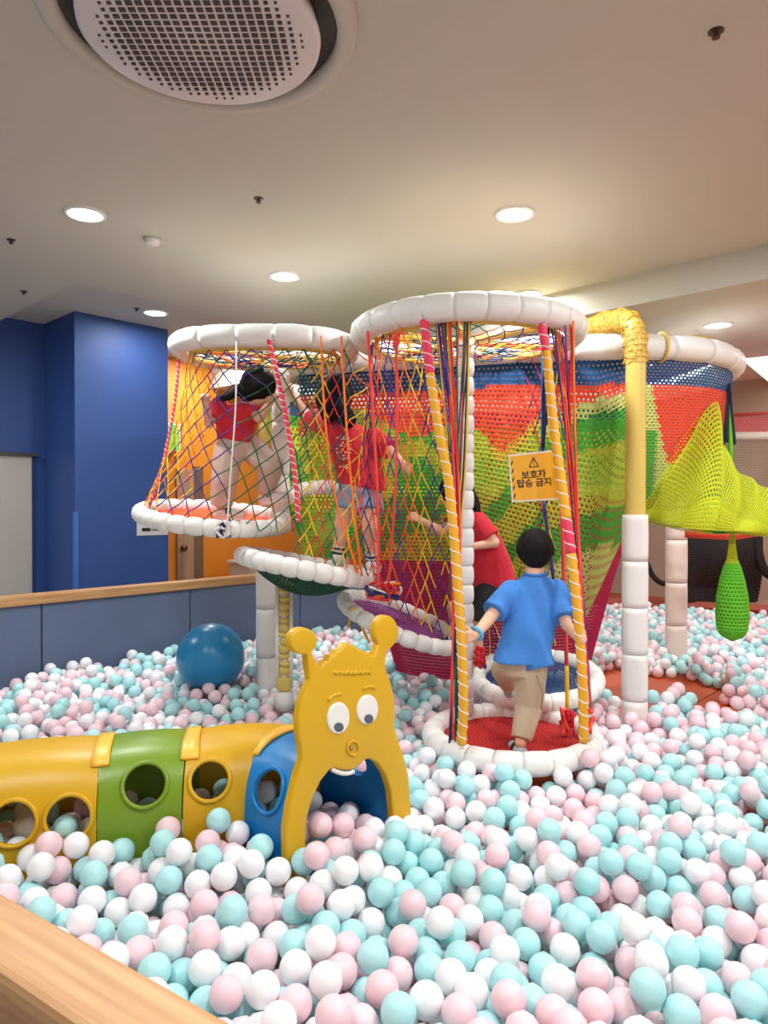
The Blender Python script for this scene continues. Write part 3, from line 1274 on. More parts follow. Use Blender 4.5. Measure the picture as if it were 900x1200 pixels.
M_RY = mat('yellow rope wrap', (236, 172, 40), 0.7)
M_RP = mat('pink rope wrap', (238, 60, 95), 0.7)
R1 = [P(497, 374, 3.55), P(503, 430, 3.52), P(512, 490, 3.46), P(525, 560, 3.42), P(533, 640, 3.38), P(540, 740, 3.33), P(543, 820, 3.31), P(541, 872, 3.33)]
wrapped_rope('yellow wrapped rope left of the boy in blue, from big ring to red platform', R1, 0.023, [(0, 0.17, M_RP), (0.17, 1, M_RY)])
R2 = [P(635, 382, 3.58), P(641, 420, 3.54), P(649, 500, 3.48), P(660, 580, 3.44), P(671, 660, 3.40), P(679, 740, 3.37), P(683, 810, 3.36), P(684, 868, 3.38)]
wrapped_rope('yellow wrapped rope in the right hand of the boy in blue', R2, 0.023, [(0, 0.13, M_RP), (0.13, 0.48, M_RY), (0.48, 0.56, M_RP), (0.56, 1, M_RY)])
R3 = [P(315, 398, 4.02), P(325, 440, 4.0), P(337, 500, 3.98), P(346, 560, 3.96), P(350, 612, 3.95)]
wrapped_rope('red and white wrapped rope right of the girl in beige trousers', R3, 0.013, [(0, 1, M_RP)], pitch=0.04)
R4 = [P(211, 405, 4.42), P(205, 470, 4.40), P(194, 530, 4.38), P(183, 572, 4.36), P(173, 597, 4.36)]
wrapped_rope('red and white wrapped rope at the outermost left edge of the net', R4, 0.009, [(0, 1, M_RP)], pitch=0.03)


def bundle(label, top, bot, cols, n, spread_t, spread_b, r=0.0045, seed=1, via=None):
    rnd = random.Random(seed)
    t = thing('rope_bundle', label, 'rope', bot, group='gathered rope strands')
    for k in range(n):
        a = top + Vector((rnd.uniform(-1, 1) * spread_t, rnd.uniform(-1, 1) * spread_t * 0.5, rnd.uniform(-0.01, 0.02)))
        b = bot + Vector((rnd.uniform(-1, 1) * spread_b, rnd.uniform(-1, 1) * spread_b * 0.5, rnd.uniform(-0.01, 0.03)))
        mid = (via if via is not None else (a + b) / 2) + Vector((rnd.uniform(-1, 1) * 0.02, rnd.uniform(-1, 1) * 0.02, 0))
        bm = bmesh.new()
        add_tube(bm, smooth_path([a, mid, b], 6), r * rnd.uniform(0.7, 1.3), 5)
        c = cols[k % len(cols)]
        obj('strand', bm, ROPE[c], t)['label'] = c + ' strand'
    return t


bundle('gathered rope strands beside the left yellow wrapped rope', P(521, 378, 3.56), P(533, 870, 3.40), ['yellow', 'navy', 'coral', 'orange', 'green', 'purple', 'red'], 13, 0.075, 0.028, seed=3, via=P(535, 600, 3.46))
bundle('gathered rope strands in front of the slim white beaded post', P(547, 376, 3.53), P(532, 700, 3.58), ['green', 'red', 'yellow', 'navy', 'orange', 'purple'], 9, 0.02, 0.03, seed=4)
bundle('gathered rope strands right of the right yellow wrapped rope', P(660, 382, 3.66), P(690, 850, 3.5), ['coral', 'red', 'orange', 'purple', 'coral', 'navy', 'red'], 13, 0.06, 0.02, seed=5, via=P(671, 570, 3.56))
bundle('dark blue gathered strands inside the right yellow wrapped rope', P(639, 384, 3.66), P(636, 528, 3.70), ['navy', 'black', 'blue'], 5, 0.03, 0.012, seed=6)


def strap(label, pts, r, c, cat='rope'):
    bm = bmesh.new()
    add_tube(bm, smooth_path(pts, 6), r, 6)
    return tag(obj('strap', bm, ROPE[c]), label, cat)


strap('coral flat strap just right of the girl in denim shorts', [P(431, 388, 3.72), P(438, 500, 3.78), P(443, 600, 3.84), P(443, 690, 3.92)], 0.009, 'coral')
strap('coral strap with a knot at the top between two climbing nets', [P(464, 388, 3.62), P(465, 480, 3.7), P(463, 580, 3.78), P(455, 690, 3.98)], 0.008, 'coral')
strap('orange cord over the back of the girl in denim shorts', [P(376, 394, 3.95), P(381, 490, 3.86), P(392, 580, 3.86), P(420, 672, 3.90)], 0.0065, 'orange')
strap('orange cord slanting over the shirt print of the girl in shorts', [P(400, 394, 3.85), P(406, 500, 3.82), P(415, 600, 3.84), P(424, 675, 3.92)], 0.0065, 'orange')
strap('thin white cord in front of the girl in beige trousers', [P(277, 400, 4.0), P(276, 480, 3.96), P(270, 560, 3.93), P(266, 622, 3.95)], 0.005, 'white')
strap('coral cord inside the entrance by the right hand of the boy', [P(658, 590, 3.72), P(661, 680, 3.72), P(664, 780, 3.72)], 0.011, 'coral')
strap('yellow cord end above the red rope knot by the boy', [P(664, 780, 3.72), P(665, 832, 3.70)], 0.011, 'yellow')
strap('dark blue cord hanging behind the yellow warning sign', [P(637, 588, 4.0), P(645, 650, 4.02), P(655, 730, 4.05)], 0.010, 'navy')
strap('dark blue cord along the front of the knitted wall above the sign', [P(636, 400, 4.1), P(636, 530, 4.05)], 0.010, 'blue')


def knot(label, c, cols, n, s, seed):
    rnd = random.Random(seed)
    t = thing('rope_knot', label, 'rope', c)
    for k in range(n):
        pts = []
        for q in range(7):
            pts.append(Vector(c) + Vector((rnd.uniform(-1, 1) * s[0], rnd.uniform(-1, 1) * s[1], rnd.uniform(-1, 1) * s[2])))
        bm = bmesh.new()
        add_tube(bm, smooth_path(pts, 5), 0.008, 6)
        obj('loop', bm, ROPE[cols[k % len(cols)]], t)
    return t


knot('red rope knot hanging at the right rope above the red platform', P(665, 845, 3.68), ['red', 'coral'], 6, (0.035, 0.03, 0.07), 1)
knot('red rope knot left of the blue net platform', P(562, 770, 3.95), ['red'], 5, (0.03, 0.03, 0.06), 2)
knot('red and white rope tangle at the foot of the right rope', P(690, 848, 3.42), ['coral', 'white', 'red'], 5, (0.02, 0.02, 0.07), 5)
knot('blue and white rope tangle on the rim below the girl in beige trousers', P(262, 620, 3.98), ['navy', 'white', 'white'], 5, (0.04, 0.03, 0.05), 3)
knot('blue and red rope tangle where green and purple platforms meet', P(448, 692, 3.98), ['navy', 'red', 'orange', 'white'], 8, (0.10, 0.05, 0.05), 4)
knot('red rope knot at the top of the coral strap', P(465, 400, 3.62), ['coral'], 4, (0.015, 0.015, 0.03), 7)
strap('yellow cord holding up the purple net platform on its left', [P(413, 712, 4.25), P(424, 735, 4.3), P(432, 752, 4.35)], 0.008, 'yellow')
strap('second yellow cord below the purple net platform', [P(413, 712, 4.25), P(408, 735, 4.35)], 0.008, 'yellow')

# ------------------------------------------------------------------ warning sign
sg = thing('warning_sign', 'yellow warning card with Korean writing and striped edge tied to the rope', 'sign', P(626, 558, 3.6))
c00, c10, c11, c01 = P(600, 588.5, 3.62), P(656.5, 585.5, 3.60), P(653, 527, 3.60), P(595.5, 533, 3.62)
SX = ((c10 - c00) + (c11 - c01)) / 2
SY = ((c01 - c00) + (c11 - c10)) / 2
SN = SX.cross(SY).normalized()    # faces the viewer


def sgp(u, v, d=0.0):
    p = c00 * (1 - u) * (1 - v) + c10 * u * (1 - v) + c11 * u * v + c01 * (1 - u) * v
    return p + SN * d


def sign_plate(name, uv, d0, d1, m):
    bm = bmesh.new()
    lo = [bm.verts.new(sgp(u, v, d0)) for u, v in uv]
    hi = [bm.verts.new(sgp(u, v, d1)) for u, v in uv]
    bm.faces.new(hi)
    bm.faces.new(lo[::-1])
    n = len(uv)
    for i in range(n):
        bm.faces.new((lo[i], lo[(i + 1) % n], hi[(i + 1) % n], hi[i]))
    return obj(name, bm, m, sg, smooth=False)


M_CARD = mat('amber card', (236, 170, 40), 0.25, 0.03, 5)
M_INK = mat('dark brown ink', (52, 28, 22), 0.4)
sign_plate('laminate_border', [(0, 0), (1, 0), (1, 1), (0, 1)], -0.002, 0.0, mat('laminate film', (226, 220, 210), 0.15))
sign_plate('card', [(0.03, 0.035), (0.985, 0.035), (0.985, 0.965), (0.03, 0.965)], 0.0, 0.001, M_CARD)
for k in range(5):
    v = 0.055 + k * 0.175
    sign_plate('stripe', [(0.032, v), (0.075, v + 0.05), (0.095, v + 0.14), (0.052, v + 0.09)][0:4], 0.001, 0.0016, M_INK)


def tri_band(a, b, w):
    pass


tri = [Vector((0.41, 0.70)), Vector((0.60, 0.70)), Vector((0.505, 0.90))]
for k in range(3):
    a, b = tri[k], tri[(k + 1) % 3]
    d = (b - a).normalized()
    n = Vector((-d.y, d.x)) * 0.010
    sign_plate('triangle_side', [tuple(a - n), tuple(b - n), tuple(b + n), tuple(a + n)], 0.001, 0.0016, M_INK)
sign_plate('exclamation', [(0.497, 0.765), (0.513, 0.765), (0.516, 0.85), (0.494, 0.85)], 0.001, 0.0016, M_INK)
sign_plate('exclamation_dot', [(0.495, 0.73), (0.515, 0.73), (0.515, 0.75), (0.495, 0.75)], 0.001, 0.0016, M_INK)


def sign_text(body, u, v, size):
    cu = bpy.data.curves.new('lettering', 'FONT')
    cu.body = body
    cu.size = size
    cu.align_x = 'CENTER'
    cu.align_y = 'CENTER'
    cu.extrude = 0.0004
    cu.offset = 0.0012
    x = SX.normalized()
    y = (SY - x * SY.dot(x)).normalized()
    R = Matrix((x, y, x.cross(y))).transposed().to_4x4()
    Mx = Matrix.Translation(sgp(u, v, 0.0016)) @ R
    o = bpy.data.objects.new('tmp', cu)
    COL.objects.link(o)
    bpy.context.view_layer.update()
    me = bpy.data.meshes.new_from_object(o.evaluated_get(bpy.context.evaluated_depsgraph_get()))
    bpy.data.objects.remove(o)
    me.name = 'lettering'
    me.materials.clear()
    me.transform(Mx)
    return link('lettering', me, M_INK, sg, smooth=False)


sign_text('보호자', 0.49, 0.535, 0.045)
sign_text('탑승 금지', 0.49, 0.365, 0.045)


# ------------------------------------------------------------------ people
def add_cap(bm, p, q, r1, r2, ends=(True, True), n=14):
    p, q = Vector(p), Vector(q)
    d = q - p
    s, t = frame_of(d)
    A = [bm.verts.new(p + (s * math.cos(2 * PI * k / n) + t * math.sin(2 * PI * k / n)) * r1) for k in range(n)]
    B = [bm.verts.new(q + (s * math.cos(2 * PI * k / n) + t * math.sin(2 * PI * k / n)) * r2) for k in range(n)]
    for k in range(n):
        bm.faces.new((A[k], A[(k + 1) % n], B[(k + 1) % n], B[k]))
    bm.faces.new(A[::-1])
    bm.faces.new(B)
    if ends[0]:
        add_sphere(bm, p, r1, u=n, v=9)
    if ends[1]:
        add_sphere(bm, q, r2, u=n, v=9)


def add_loft(bm, secs, side, front, n=20):
    """closed loft of ellipses: (centre, half width, half depth)"""
    rings = []
    for c, a, b in secs:
        c = Vector(c)
        rings.append([bm.verts.new(c + side * (a * math.cos(2 * PI * k / n)) + front * (b * math.sin(2 * PI * k / n))) for k in range(n)])
    for A, B in zip(rings, rings[1:]):
        for k in range(n):
            bm.faces.new((A[k], A[(k + 1) % n], B[(k + 1) % n], B[k]))
    bm.faces.new(rings[0][::-1])
    bm.faces.new(rings[-1])


def fuse(name, bm, voxel, m, parent, smooth=4):
    """one continuous skin over overlapping volumes"""
    bmesh.ops.recalc_face_normals(bm, faces=bm.faces)
    me = bpy.data.meshes.new('tmp')
    bm.to_mesh(me)
    bm.free()
    o = bpy.data.objects.new('tmp', me)
    COL.objects.link(o)
    r = o.modifiers.new('r', 'REMESH')
    r.mode = 'VOXEL'
    r.voxel_size = voxel
    s = o.modifiers.new('s', 'SMOOTH')
    s.factor = 0.5
    s.iterations = smooth
    bpy.context.view_layer.update()
    dg = bpy.context.evaluated_depsgraph_get()
    me2 = bpy.data.meshes.new_from_object(o.evaluated_get(dg))
    me2.name = name
    bpy.data.objects.remove(o)
    bpy.data.meshes.remove(me)
    me2.materials.clear()
    return link(name, me2, m, parent)


def add_hand(bm, wrist, palm, side, curl, s=1.0, spread=1.0):
    """hand from wrist towards palm direction; side = thumb side; curl = direction the fingers close to"""
    d = (palm - wrist).normalized()
    side = (side - d * side.dot(d)).normalized()
    curl = (curl - d * curl.dot(d)).normalized()
    pc_ = wrist + d * 0.030 * s
    for k in (-1, 0, 1):
        add_cap(bm, wrist + side * k * 0.010 * s, wrist + d * 0.052 * s + side * k * 0.015 * s, 0.0115 * s, 0.0105 * s, n=10)
    lens = (0.85, 1.0, 0.94, 0.74)
    for k in range(4):
        off = (1.5 - k) * 0.0135 * s * spread
        a = wrist + d * 0.052 * s + side * off
        L = 0.046 * s * lens[k]
        b = a + (d * 0.75 + curl * 0.55).normalized() * L * 0.45
        c = b + (d * 0.15 + curl * 1.0).normalized() * L * 0.33
        e = c + (-d * 0.5 + curl * 0.8).normalized() * L * 0.26
        add_cap(bm, a, b, 0.0068 * s, 0.0062 * s, n=8)
        add_cap(bm, b, c, 0.0062 * s, 0.0058 * s, n=8)
        add_cap(bm, c, e, 0.0058 * s, 0.005 * s, n=8)
    a = wrist + d * 0.018 * s + side * 0.016 * s
    b = a + (d * 0.6 + side * 0.7 + curl * 0.3).normalized() * 0.022 * s
    c = b + (d * 0.6 + curl * 0.8 + side * 0.1).normalized() * 0.02 * s
    add_cap(bm, a, b, 0.0085 * s, 0.0072 * s, n=8)
    add_cap(bm, b, c, 0.0072 * s, 0.0058 * s, n=8)


def add_head(bm, c, r, fwd, up):
    """skull, jaw, nose, ears, neck start"""
    side = fwd.cross(up).normalized()
    R = Matrix((side, fwd, up)).transposed()
    add_sphere(bm, c + up * r * 0.10, r, (0.80, 0.95, 0.95), R, 18, 12)
    add_sphere(bm, c - up * r * 0.35 + fwd * r * 0.22, r * 0.70, (0.86, 0.92, 0.95), R)
    add_sphere(bm, c - up * r * 0.75 + fwd * r * 0.55, r * 0.24, (1.1, 1, 0.9), R)
    add_cap(bm, c + fwd * r * 0.84 + up * r * 0.02, c + fwd * r * 0.98 - up * r * 0.20, r * 0.07, r * 0.12, n=8)
    for s in (-1, 1):
        add_sphere(bm, c + side * s * r * 0.80 - up * r * 0.08 - fwd * r * 0.05, r * 0.26, (0.35, 0.7, 1.0), R, 10, 7)
        add_sphere(bm, c + side * s * r * 0.40 - up * r * 0.30 + fwd * r * 0.62, r * 0.27, (1, 0.8, 1), R, 10, 7)


def face_bits(parent, c, r, fwd, up):
    side = fwd.cross(up).normalized()
    R = Matrix((side, fwd, up)).transposed()
    for s in (-1, 1):
        bm = bmesh.new()
        add_sphere(bm, c + fwd * r * 0.86 + side * s * r * 0.33 + up * r * 0.0, r * 0.13, (1.2, 0.5, 0.7), R, 10, 7)
        e = obj('eye', bm, mat('eye white', (235, 232, 228), 0.3), parent)
        bm = bmesh.new()
        add_sphere(bm, c + fwd * r * 0.915 + side * s * r * 0.33 + up * r * 0.0, r * 0.075, (1, 0.4, 1), R, 10, 7)
        obj('pupil', bm, mat('dark iris', (40, 26, 20), 0.3), e)
        bm = bmesh.new()
        add_cap(bm, c + fwd * r * 0.90 + side * s * r * 0.18 + up * r * 0.2, c + fwd * r * 0.82 + side * s * r * 0.5 + up * r * 0.2, r * 0.03, r * 0.02, n=6)
        obj('eyebrow', bm, M_HAIR, parent)
    bm = bmesh.new()
    add_sphere(bm, c + fwd * r * 0.87 - up * r * 0.47, r * 0.2, (1, 0.4, 0.32), R, 10, 7)
    obj('mouth', bm, mat('lips', (190, 100, 95), 0.5), parent)


def add_hair_cap(bm, c, r, fwd, up, low=0.1):
    side = fwd.cross(up).normalized()
    R = Matrix((side, fwd, up)).transposed()
    add_sphere(bm, c + up * r * 0.20 - fwd * r * 0.12, r, (0.90, 0.99, 0.97), R, 18, 12)
    add_sphere(bm, c - up * r * (0.10 + low) - fwd * r * 0.42, r * 0.68, (1.05, 0.8, 0.95), R)
    for s in (-1, 1):
        add_sphere(bm, c + side * s * r * 0.62 + up * r * 0.1 - fwd * r * 0.25, r * 0.40, (0.8, 1, 1.1), R, 10, 8)


def shoe(parent, ankle, heel_dir, toe, r, m, accent=None):
    """shoe from the heel below the ankle to the toe"""
    ankle, toe = Vector(ankle), Vector(toe)
    d = (toe - ankle)
    d.z *= 1
    dn = d.normalized()
    bm = bmesh.new()
    add_cap(bm, ankle + Vector((0, 0, -0.005)) - dn * 0.012, ankle + d * 0.5, r, r * 0.95, n=12)
    add_cap(bm, ankle + d * 0.5, toe, r * 0.95, r * 0.8, n=12)
    o = fuse('shoe', bm, 0.005, m, parent, 3)
    s, t = frame_of(dn)
    bm = bmesh.new()
    add_cap(bm, ankle - dn * 0.012 - Vector((0, 0, r * 0.8)), toe - Vector((0, 0, r * 0.6)), r * 0.7, r * 0.65, n=10)
    k = fuse('sole', bm, 0.006, mat('shoe sole', (240, 238, 234), 0.6), o, 1)
    if accent is not None:
        bm = bmesh.new()
        for q in (0.3, 0.45):
            c = ankle + d * q
            add_tube(bm, [c + s * r * 0.9 * math.cos(a) + Vector((0, 0, 1)) * r * 1.02 * math.sin(a) for a in [PI * z / 8 for z in range(9)]], 0.006, 6)
        obj('shoe_strap', bm, accent, o)
    return o


# --- the boy in the blue shirt, seen from behind
UP = Vector((0, 0, 1))
t = thing('person', 'boy in blue T-shirt and khaki trousers climbing from the red platform, back to us', 'person', P(610, 884, 3.46))
hd = P(627, 647, 3.70)
fw = Vector((0.12, 0.97, -0.15)).normalized()
upv = Vector((0, 0.15, 1)).normalized()
nk = P(626, 676, 3.66)
shL, shR = P(598, 692, 3.64), P(653, 691, 3.66)
elL, wrL, haL = P(571, 728, 3.50), P(556, 745, 3.40), P(545, 747, 3.345)
elR, wrR, haR = P(664, 732, 3.52), P(677, 747, 3.43), P(684, 745, 3.38)
chest = P(625, 715, 3.62)
pelv = P(615, 772, 3.56)
hipS, knS, anS = P(622, 778, 3.55), P(620, 826, 3.58), P(610, 870, 3.50)
hipB, knB, anB = P(603, 776, 3.58), P(590, 785, 3.80), P(597, 806, 3.99)
bm = bmesh.new()
add_head(bm, hd, 0.098, fw, upv)
add_cap(bm, hd - upv * 0.05, nk, 0.045, 0.05)
side = (shR - shL).normalized()
add_loft(bm, [(nk, 0.06, 0.05), (nk - UP * 0.05, 0.125, 0.065), (chest, 0.115, 0.075), (pelv + UP * 0.05, 0.105, 0.075), (pelv - UP * 0.04, 0.11, 0.08)], side, Vector((0, 1, 0)))
for a, b, c in ((shL, elL, wrL), (shR, elR, wrR)):
    add_cap(bm, a, b, 0.040, 0.031)
    add_cap(bm, b, c, 0.031, 0.022)
for a, b, c in ((hipS, knS, anS), (hipB, knB, anB)):
    add_cap(bm, a, b, 0.066, 0.046)
    add_cap(bm, b, c, 0.046, 0.029)
add_hand(bm, wrL, haL, UP, Vector((0.3, 0.9, 0)), 1.15)
add_hand(bm, wrR, haR, UP, Vector((-0.2, -0.9, 0)), 1.15)
body = fuse('body', bm, 0.0045, M_SKIN, t, 2)
face_bits(t, hd, 0.098, fw, upv)
bm = bmesh.new()
add_hair_cap(bm, hd, 0.107, fw, upv)
fuse('hair', bm, 0.006, M_HAIR, t, 3)
bm = bmesh.new()
sd2 = side
hem = P(610, 772, 3.55)
add_loft(bm, [(P(627, 673, 3.665), 0.052, 0.05), (P(626, 680, 3.66), 0.10, 0.062), (P(626, 690, 3.655), 0.142, 0.078), (P(623, 718, 3.63), 0.142, 0.098), (P(618, 748, 3.59), 0.140, 0.112),
              (P(612, 766, 3.56) , 0.142, 0.120), (P(609, 774, 3.55), 0.140, 0.120)], (side + Vector((0, 0, -0.28))).normalized() if False else side, Vector((0, 1, 0.0)))
add_cap(bm, P(622, 750, 3.56), P(631, 784, 3.515), 0.085, 0.085, (True, False))
slL = shL + (elL - shL) * 0.72
slR = shR + (elR - shR) * 0.84
add_cap(bm, shL, slL, 0.056, 0.066, (True, False))
add_cap(bm, shR, slR, 0.056, 0.066, (True, False))
sh = fuse('shirt', bm, 0.006, M_BLUESH, t, 4)
bm = bmesh.new()
add_tube(bm, [P(627, 672, 3.665) + side * 0.055 * math.cos(a) + Vector((0, 0.053 * math.sin(a), 0.004 * math.sin(a))) for a in [2 * PI * k / 20 for k in range(20)]], 0.008, 6, closed=True)
obj('collar', bm, M_BLUESH, sh)
bm = bmesh.new()
add_loft(bm, [(P(613, 758, 3.57), 0.105, 0.085), (P(614, 775, 3.565), 0.120, 0.098), (P(615, 790, 3.57), 0.105, 0.09)], side, Vector((0, 1, 0)))
add_cap(bm, hipS, knS, 0.086, 0.072)
add_cap(bm, knS, anS + (knS - anS) * 0.08, 0.072, 0.052, (True, False))
add_cap(bm, hipB, knB, 0.086, 0.068)
add_cap(bm, knB, anB + (knB - anB) * 0.2, 0.068, 0.05, (True, False))
tr = fuse('trousers', bm, 0.006, M_KHAKI, t, 4)
# pocket seams
bm = bmesh.new()
add_tube(bm, [P(629, 792, 3.455), P(636, 812, 3.468), P(634, 832, 3.485)], 0.003, 5)
obj('seam', bm, mat('khaki seam', (150, 130, 104), 0.9), tr)
shoe(t, anS + Vector((0.0, 0.0, -0.045)), None, anS + Vector((-0.02, 0.10, -0.05)), 0.034, mat('grey shoe', (178, 188, 190), 0.6), M_DARK)
shoe(t, anB + Vector((0, 0, -0.02)), None, anB + Vector((0.01, 0.12, -0.03)), 0.034, mat('grey shoe', (178, 188, 190), 0.6))
bm = bmesh.new()
dw = (wrL - elL).normalized()
s_, t_ = frame_of(dw)
add_tube(bm, [wrL - dw * 0.02 + (s_ * math.cos(a) + t_ * math.sin(a)) * 0.030 for a in [2 * PI * k / 16 for k in range(16)]], 0.011, 8, closed=True)
wb_ = tag(obj('wristband', bm, mat('sky blue band', (96, 180, 222), 0.3), t), 'sky blue wristband')

# --- girl 1: beige trousers, left end
t = thing('person', 'girl in red T-shirt and beige trousers, hair tied back, on the orange platform', 'person', P(260, 604, 4.45))
Y1 = 4.5
hd = P(303, 456, 4.48)
fw = Vector((0.80, 0.42, -0.42)).normalized()
upv = Vector((0.42, 0.15, 0.88))
upv = (upv - fw * upv.dot(fw)).normalized()
nk = P(290, 474, 4.5)
shL, shR = P(257, 474, 4.42), P(297, 482, 4.56)
elL, wrL, haL = P(245, 496, 4.36), P(241, 474, 4.26), P(241, 463, 4.22)
elR, wrR, haR = P(303, 490, 4.38), P(318, 470, 4.46), P(323, 461, 4.50)
chest = P(277, 490, 4.5)
pelv = P(279, 524, 4.5)
hl, kl, al = P(268, 528, 4.45), P(263, 562, 4.43), P(259, 596, 4.47)
hr, kr, ar = P(294, 526, 4.54), P(318, 546, 4.40), P(310, 578, 4.50)
bm = bmesh.new()
add_head(bm, hd, 0.105, fw, upv)
add_cap(bm, hd - upv * 0.05, nk, 0.045, 0.05)
side = (shR - shL).normalized()
fr = side.cross(UP) * -1
add_loft(bm, [(nk, 0.06, 0.05), (nk + (chest - nk) * 0.3, 0.12, 0.07), (chest, 0.115, 0.08), (pelv + UP * 0.04, 0.10, 0.08), (pelv - UP * 0.05, 0.11, 0.085)], side, fr)
for a, b, c in ((shL, elL, wrL), (shR, elR, wrR)):
    add_cap(bm, a, b, 0.040, 0.031)
    add_cap(bm, b, c, 0.031, 0.022)
for a, b, c in ((hl, kl, al), (hr, kr, ar)):
    add_cap(bm, a, b, 0.068, 0.046)
    add_cap(bm, b, c, 0.046, 0.029)
add_hand(bm, wrL, haL, Vector((1, 0, 0)), Vector((0, -1, 0)), 1.1)
add_hand(bm, wrR, haR, Vector((-0.5, 0, 1)), Vector((0, 1, 0)), 1.1)
fuse('body', bm, 0.006, M_SKIN, t, 2)
face_bits(t, hd, 0.105, fw, upv)
bm = bmesh.new()
add_hair_cap(bm, hd, 0.118, fw, upv, 0.22)
h = fuse('hair', bm, 0.007, M_HAIR, t, 3)
bm = bmesh.new()
pp = smooth_path([P(286, 452, 4.46), P(276, 460, 4.42), P(264, 466, 4.36), P(253, 466, 4.33)], 4)
add_tube(bm, pp, [0.034 - 0.02 * (i / (len(pp) - 1)) ** 1.5 for i in range(len(pp))], 10)
fuse('ponytail', bm, 0.007, M_HAIR, h, 3)
bm = bmesh.new()
add_loft(bm, [(nk + UP * 0.0, 0.06, 0.055), (nk + (chest - nk) * 0.35, 0.135, 0.085), (chest, 0.132, 0.10), (P(276, 508, 4.5), 0.125, 0.105), (P(278, 520, 4.5), 0.125, 0.108)], side, fr)
add_cap(bm, shL, shL + (elL - shL) * 0.75, 0.055, 0.062, (True, False))
add_cap(bm, shR, shR + (elR - shR) * 0.6, 0.055, 0.060, (True, False))
fuse('shirt', bm, 0.007, M_RED, t, 4)
bm = bmesh.new()
add_loft(bm, [(P(278, 512, 4.5), 0.11, 0.09), (P(279, 524, 4.5), 0.128, 0.108), (pelv - UP * 0.07, 0.10, 0.09)], side, fr)
add_cap(bm, hl, kl, 0.092, 0.082)
add_cap(bm, kl, al + (kl - al) * 0.12, 0.082, 0.07, (True, False))
add_cap(bm, hr, kr, 0.092, 0.078)
add_cap(bm, kr, ar + (kr - ar) * 0.12, 0.078, 0.062, (True, False))
fuse('trousers', bm, 0.007, M_LIGHTP, t, 4)
for a, d in ((al, Vector((0.13, 0.0, -0.04))), (ar, Vector((0.12, -0.04, -0.02)))):
    o = shoe(t, a + Vector((0, 0, -0.03)), None, a + d, 0.036, M_SHOE, ROPE['navy'])

bar('yellow_pipe', 'slim yellow pipe standing behind the girl in beige trousers', [P(310, 600, 5.1), P(309, 425, 5.1)], 0.04, M_STEELY, 'pipe')
wbq = thing('padded_bar', 'white padded curved bar behind the girl in denim shorts', 'bar', P(370, 572, 4.7))
bp_ = smooth_path([P(338, 584, 4.6), P(352, 575, 4.7), P(372, 571, 4.75), P(392, 572, 4.75), P(420, 580, 4.75)], 8)
for k in range(0, 32, 4):
    bm = bmesh.new()
    add_tube(bm, bp_[k:k + 5], [0.05 * q for q in (0.88, 0.98, 1, 0.98, 0.88)], 12)
    obj('pad', bm, M_VINYL, wbq)

# --- girl 2: denim shorts
t = thing('person', 'girl in red T-shirt with white back print and denim shorts on the green platform', 'person', P(415, 660, 4.25))
hd = P(393, 466, 4.36)
fw = Vector((-0.1, 0.95, -0.28)).normalized()
upv = Vector((-0.12, 0.25, 0.95))
upv = (upv - fw * upv.dot(fw)).normalized()
nk = P(404, 492, 4.32)
shL, shR = P(386, 504, 4.34), P(438, 512, 4.26)
elL, wrL, haL = P(360, 486, 4.50), P(342, 462, 4.60), P(336, 452, 4.63)
elR, wrR, haR = P(459, 530, 4.16), P(473, 545, 4.03), P(483, 551, 3.98)
chest = P(415, 525, 4.28)
pelv = P(422, 576, 4.24)
hl, kl, al = P(410, 584, 4.24), P(401, 615, 4.22), P(396, 648, 4.22)
hr, kr, ar = P(432, 584, 4.22), P(434, 622, 4.14), P(436, 656, 4.20)
bm = bmesh.new()
add_head(bm, hd, 0.108, fw, upv)
add_cap(bm, hd - upv * 0.05, nk, 0.047, 0.05)
side = (shR - shL).normalized()
fr = (side.cross(UP) * -1).normalized()
add_loft(bm, [(nk, 0.06, 0.05), (nk + (chest - nk) * 0.35, 0.13, 0.07), (chest, 0.125, 0.08), (pelv + UP * 0.06, 0.11, 0.08), (pelv - UP * 0.05, 0.12, 0.09)], side, fr)
for a, b, c in ((shL, elL, wrL), (shR, elR, wrR)):
    add_cap(bm, a, b, 0.040, 0.031)
    add_cap(bm, b, c, 0.031, 0.022)
for a, b, c in ((hl, kl, al), (hr, kr, ar)):
    add_cap(bm, a, b, 0.070, 0.048)
    add_cap(bm, b, c, 0.050, 0.030)
add_hand(bm, wrL, haL, Vector((0, 0, 1)), Vector((0.2, 1, 0)), 1.1)
add_hand(bm, wrR, haR, Vector((0, 0, 1)), Vector((0, -1, -0.3)), 1.1)
fuse('body', bm, 0.006, M_SKIN, t, 2)
face_bits(t, hd, 0.108, fw, upv)
bm = bmesh.new()
add_hair_cap(bm, hd, 0.128, fw, upv, 0.25)
add_cap(bm, P(396, 478, 4.26), P(408, 492, 4.22), 0.075, 0.05)
add_cap(bm, P(380, 470, 4.30), P(384, 490, 4.27), 0.055, 0.035)
fuse('hair', bm, 0.007, M_HAIR, t, 3)
bm = bmesh.new()
add_loft(bm, [(nk, 0.06, 0.055), (nk + (chest - nk) * 0.35, 0.15, 0.085), (chest, 0.155, 0.105), (P(421, 553, 4.26), 0.158, 0.115), (P(424, 571, 4.25), 0.16, 0.118)], side, fr)
add_cap(bm, shL, shL + (elL - shL) * 0.8, 0.058, 0.068, (True, False))
add_cap(bm, shR, shR + (elR - shR) * 0.85, 0.058, 0.068, (True, False))
s2 = fuse('shirt', bm, 0.007, M_RED, t, 4)
# round white print on the back (follows the cloth by a ray cast)
dg = bpy.context.evaluated_depsgraph_get()
bm = bmesh.new()
rp = random.Random(2)
PR = bpy.data.objects.new('tmp', s2.data)


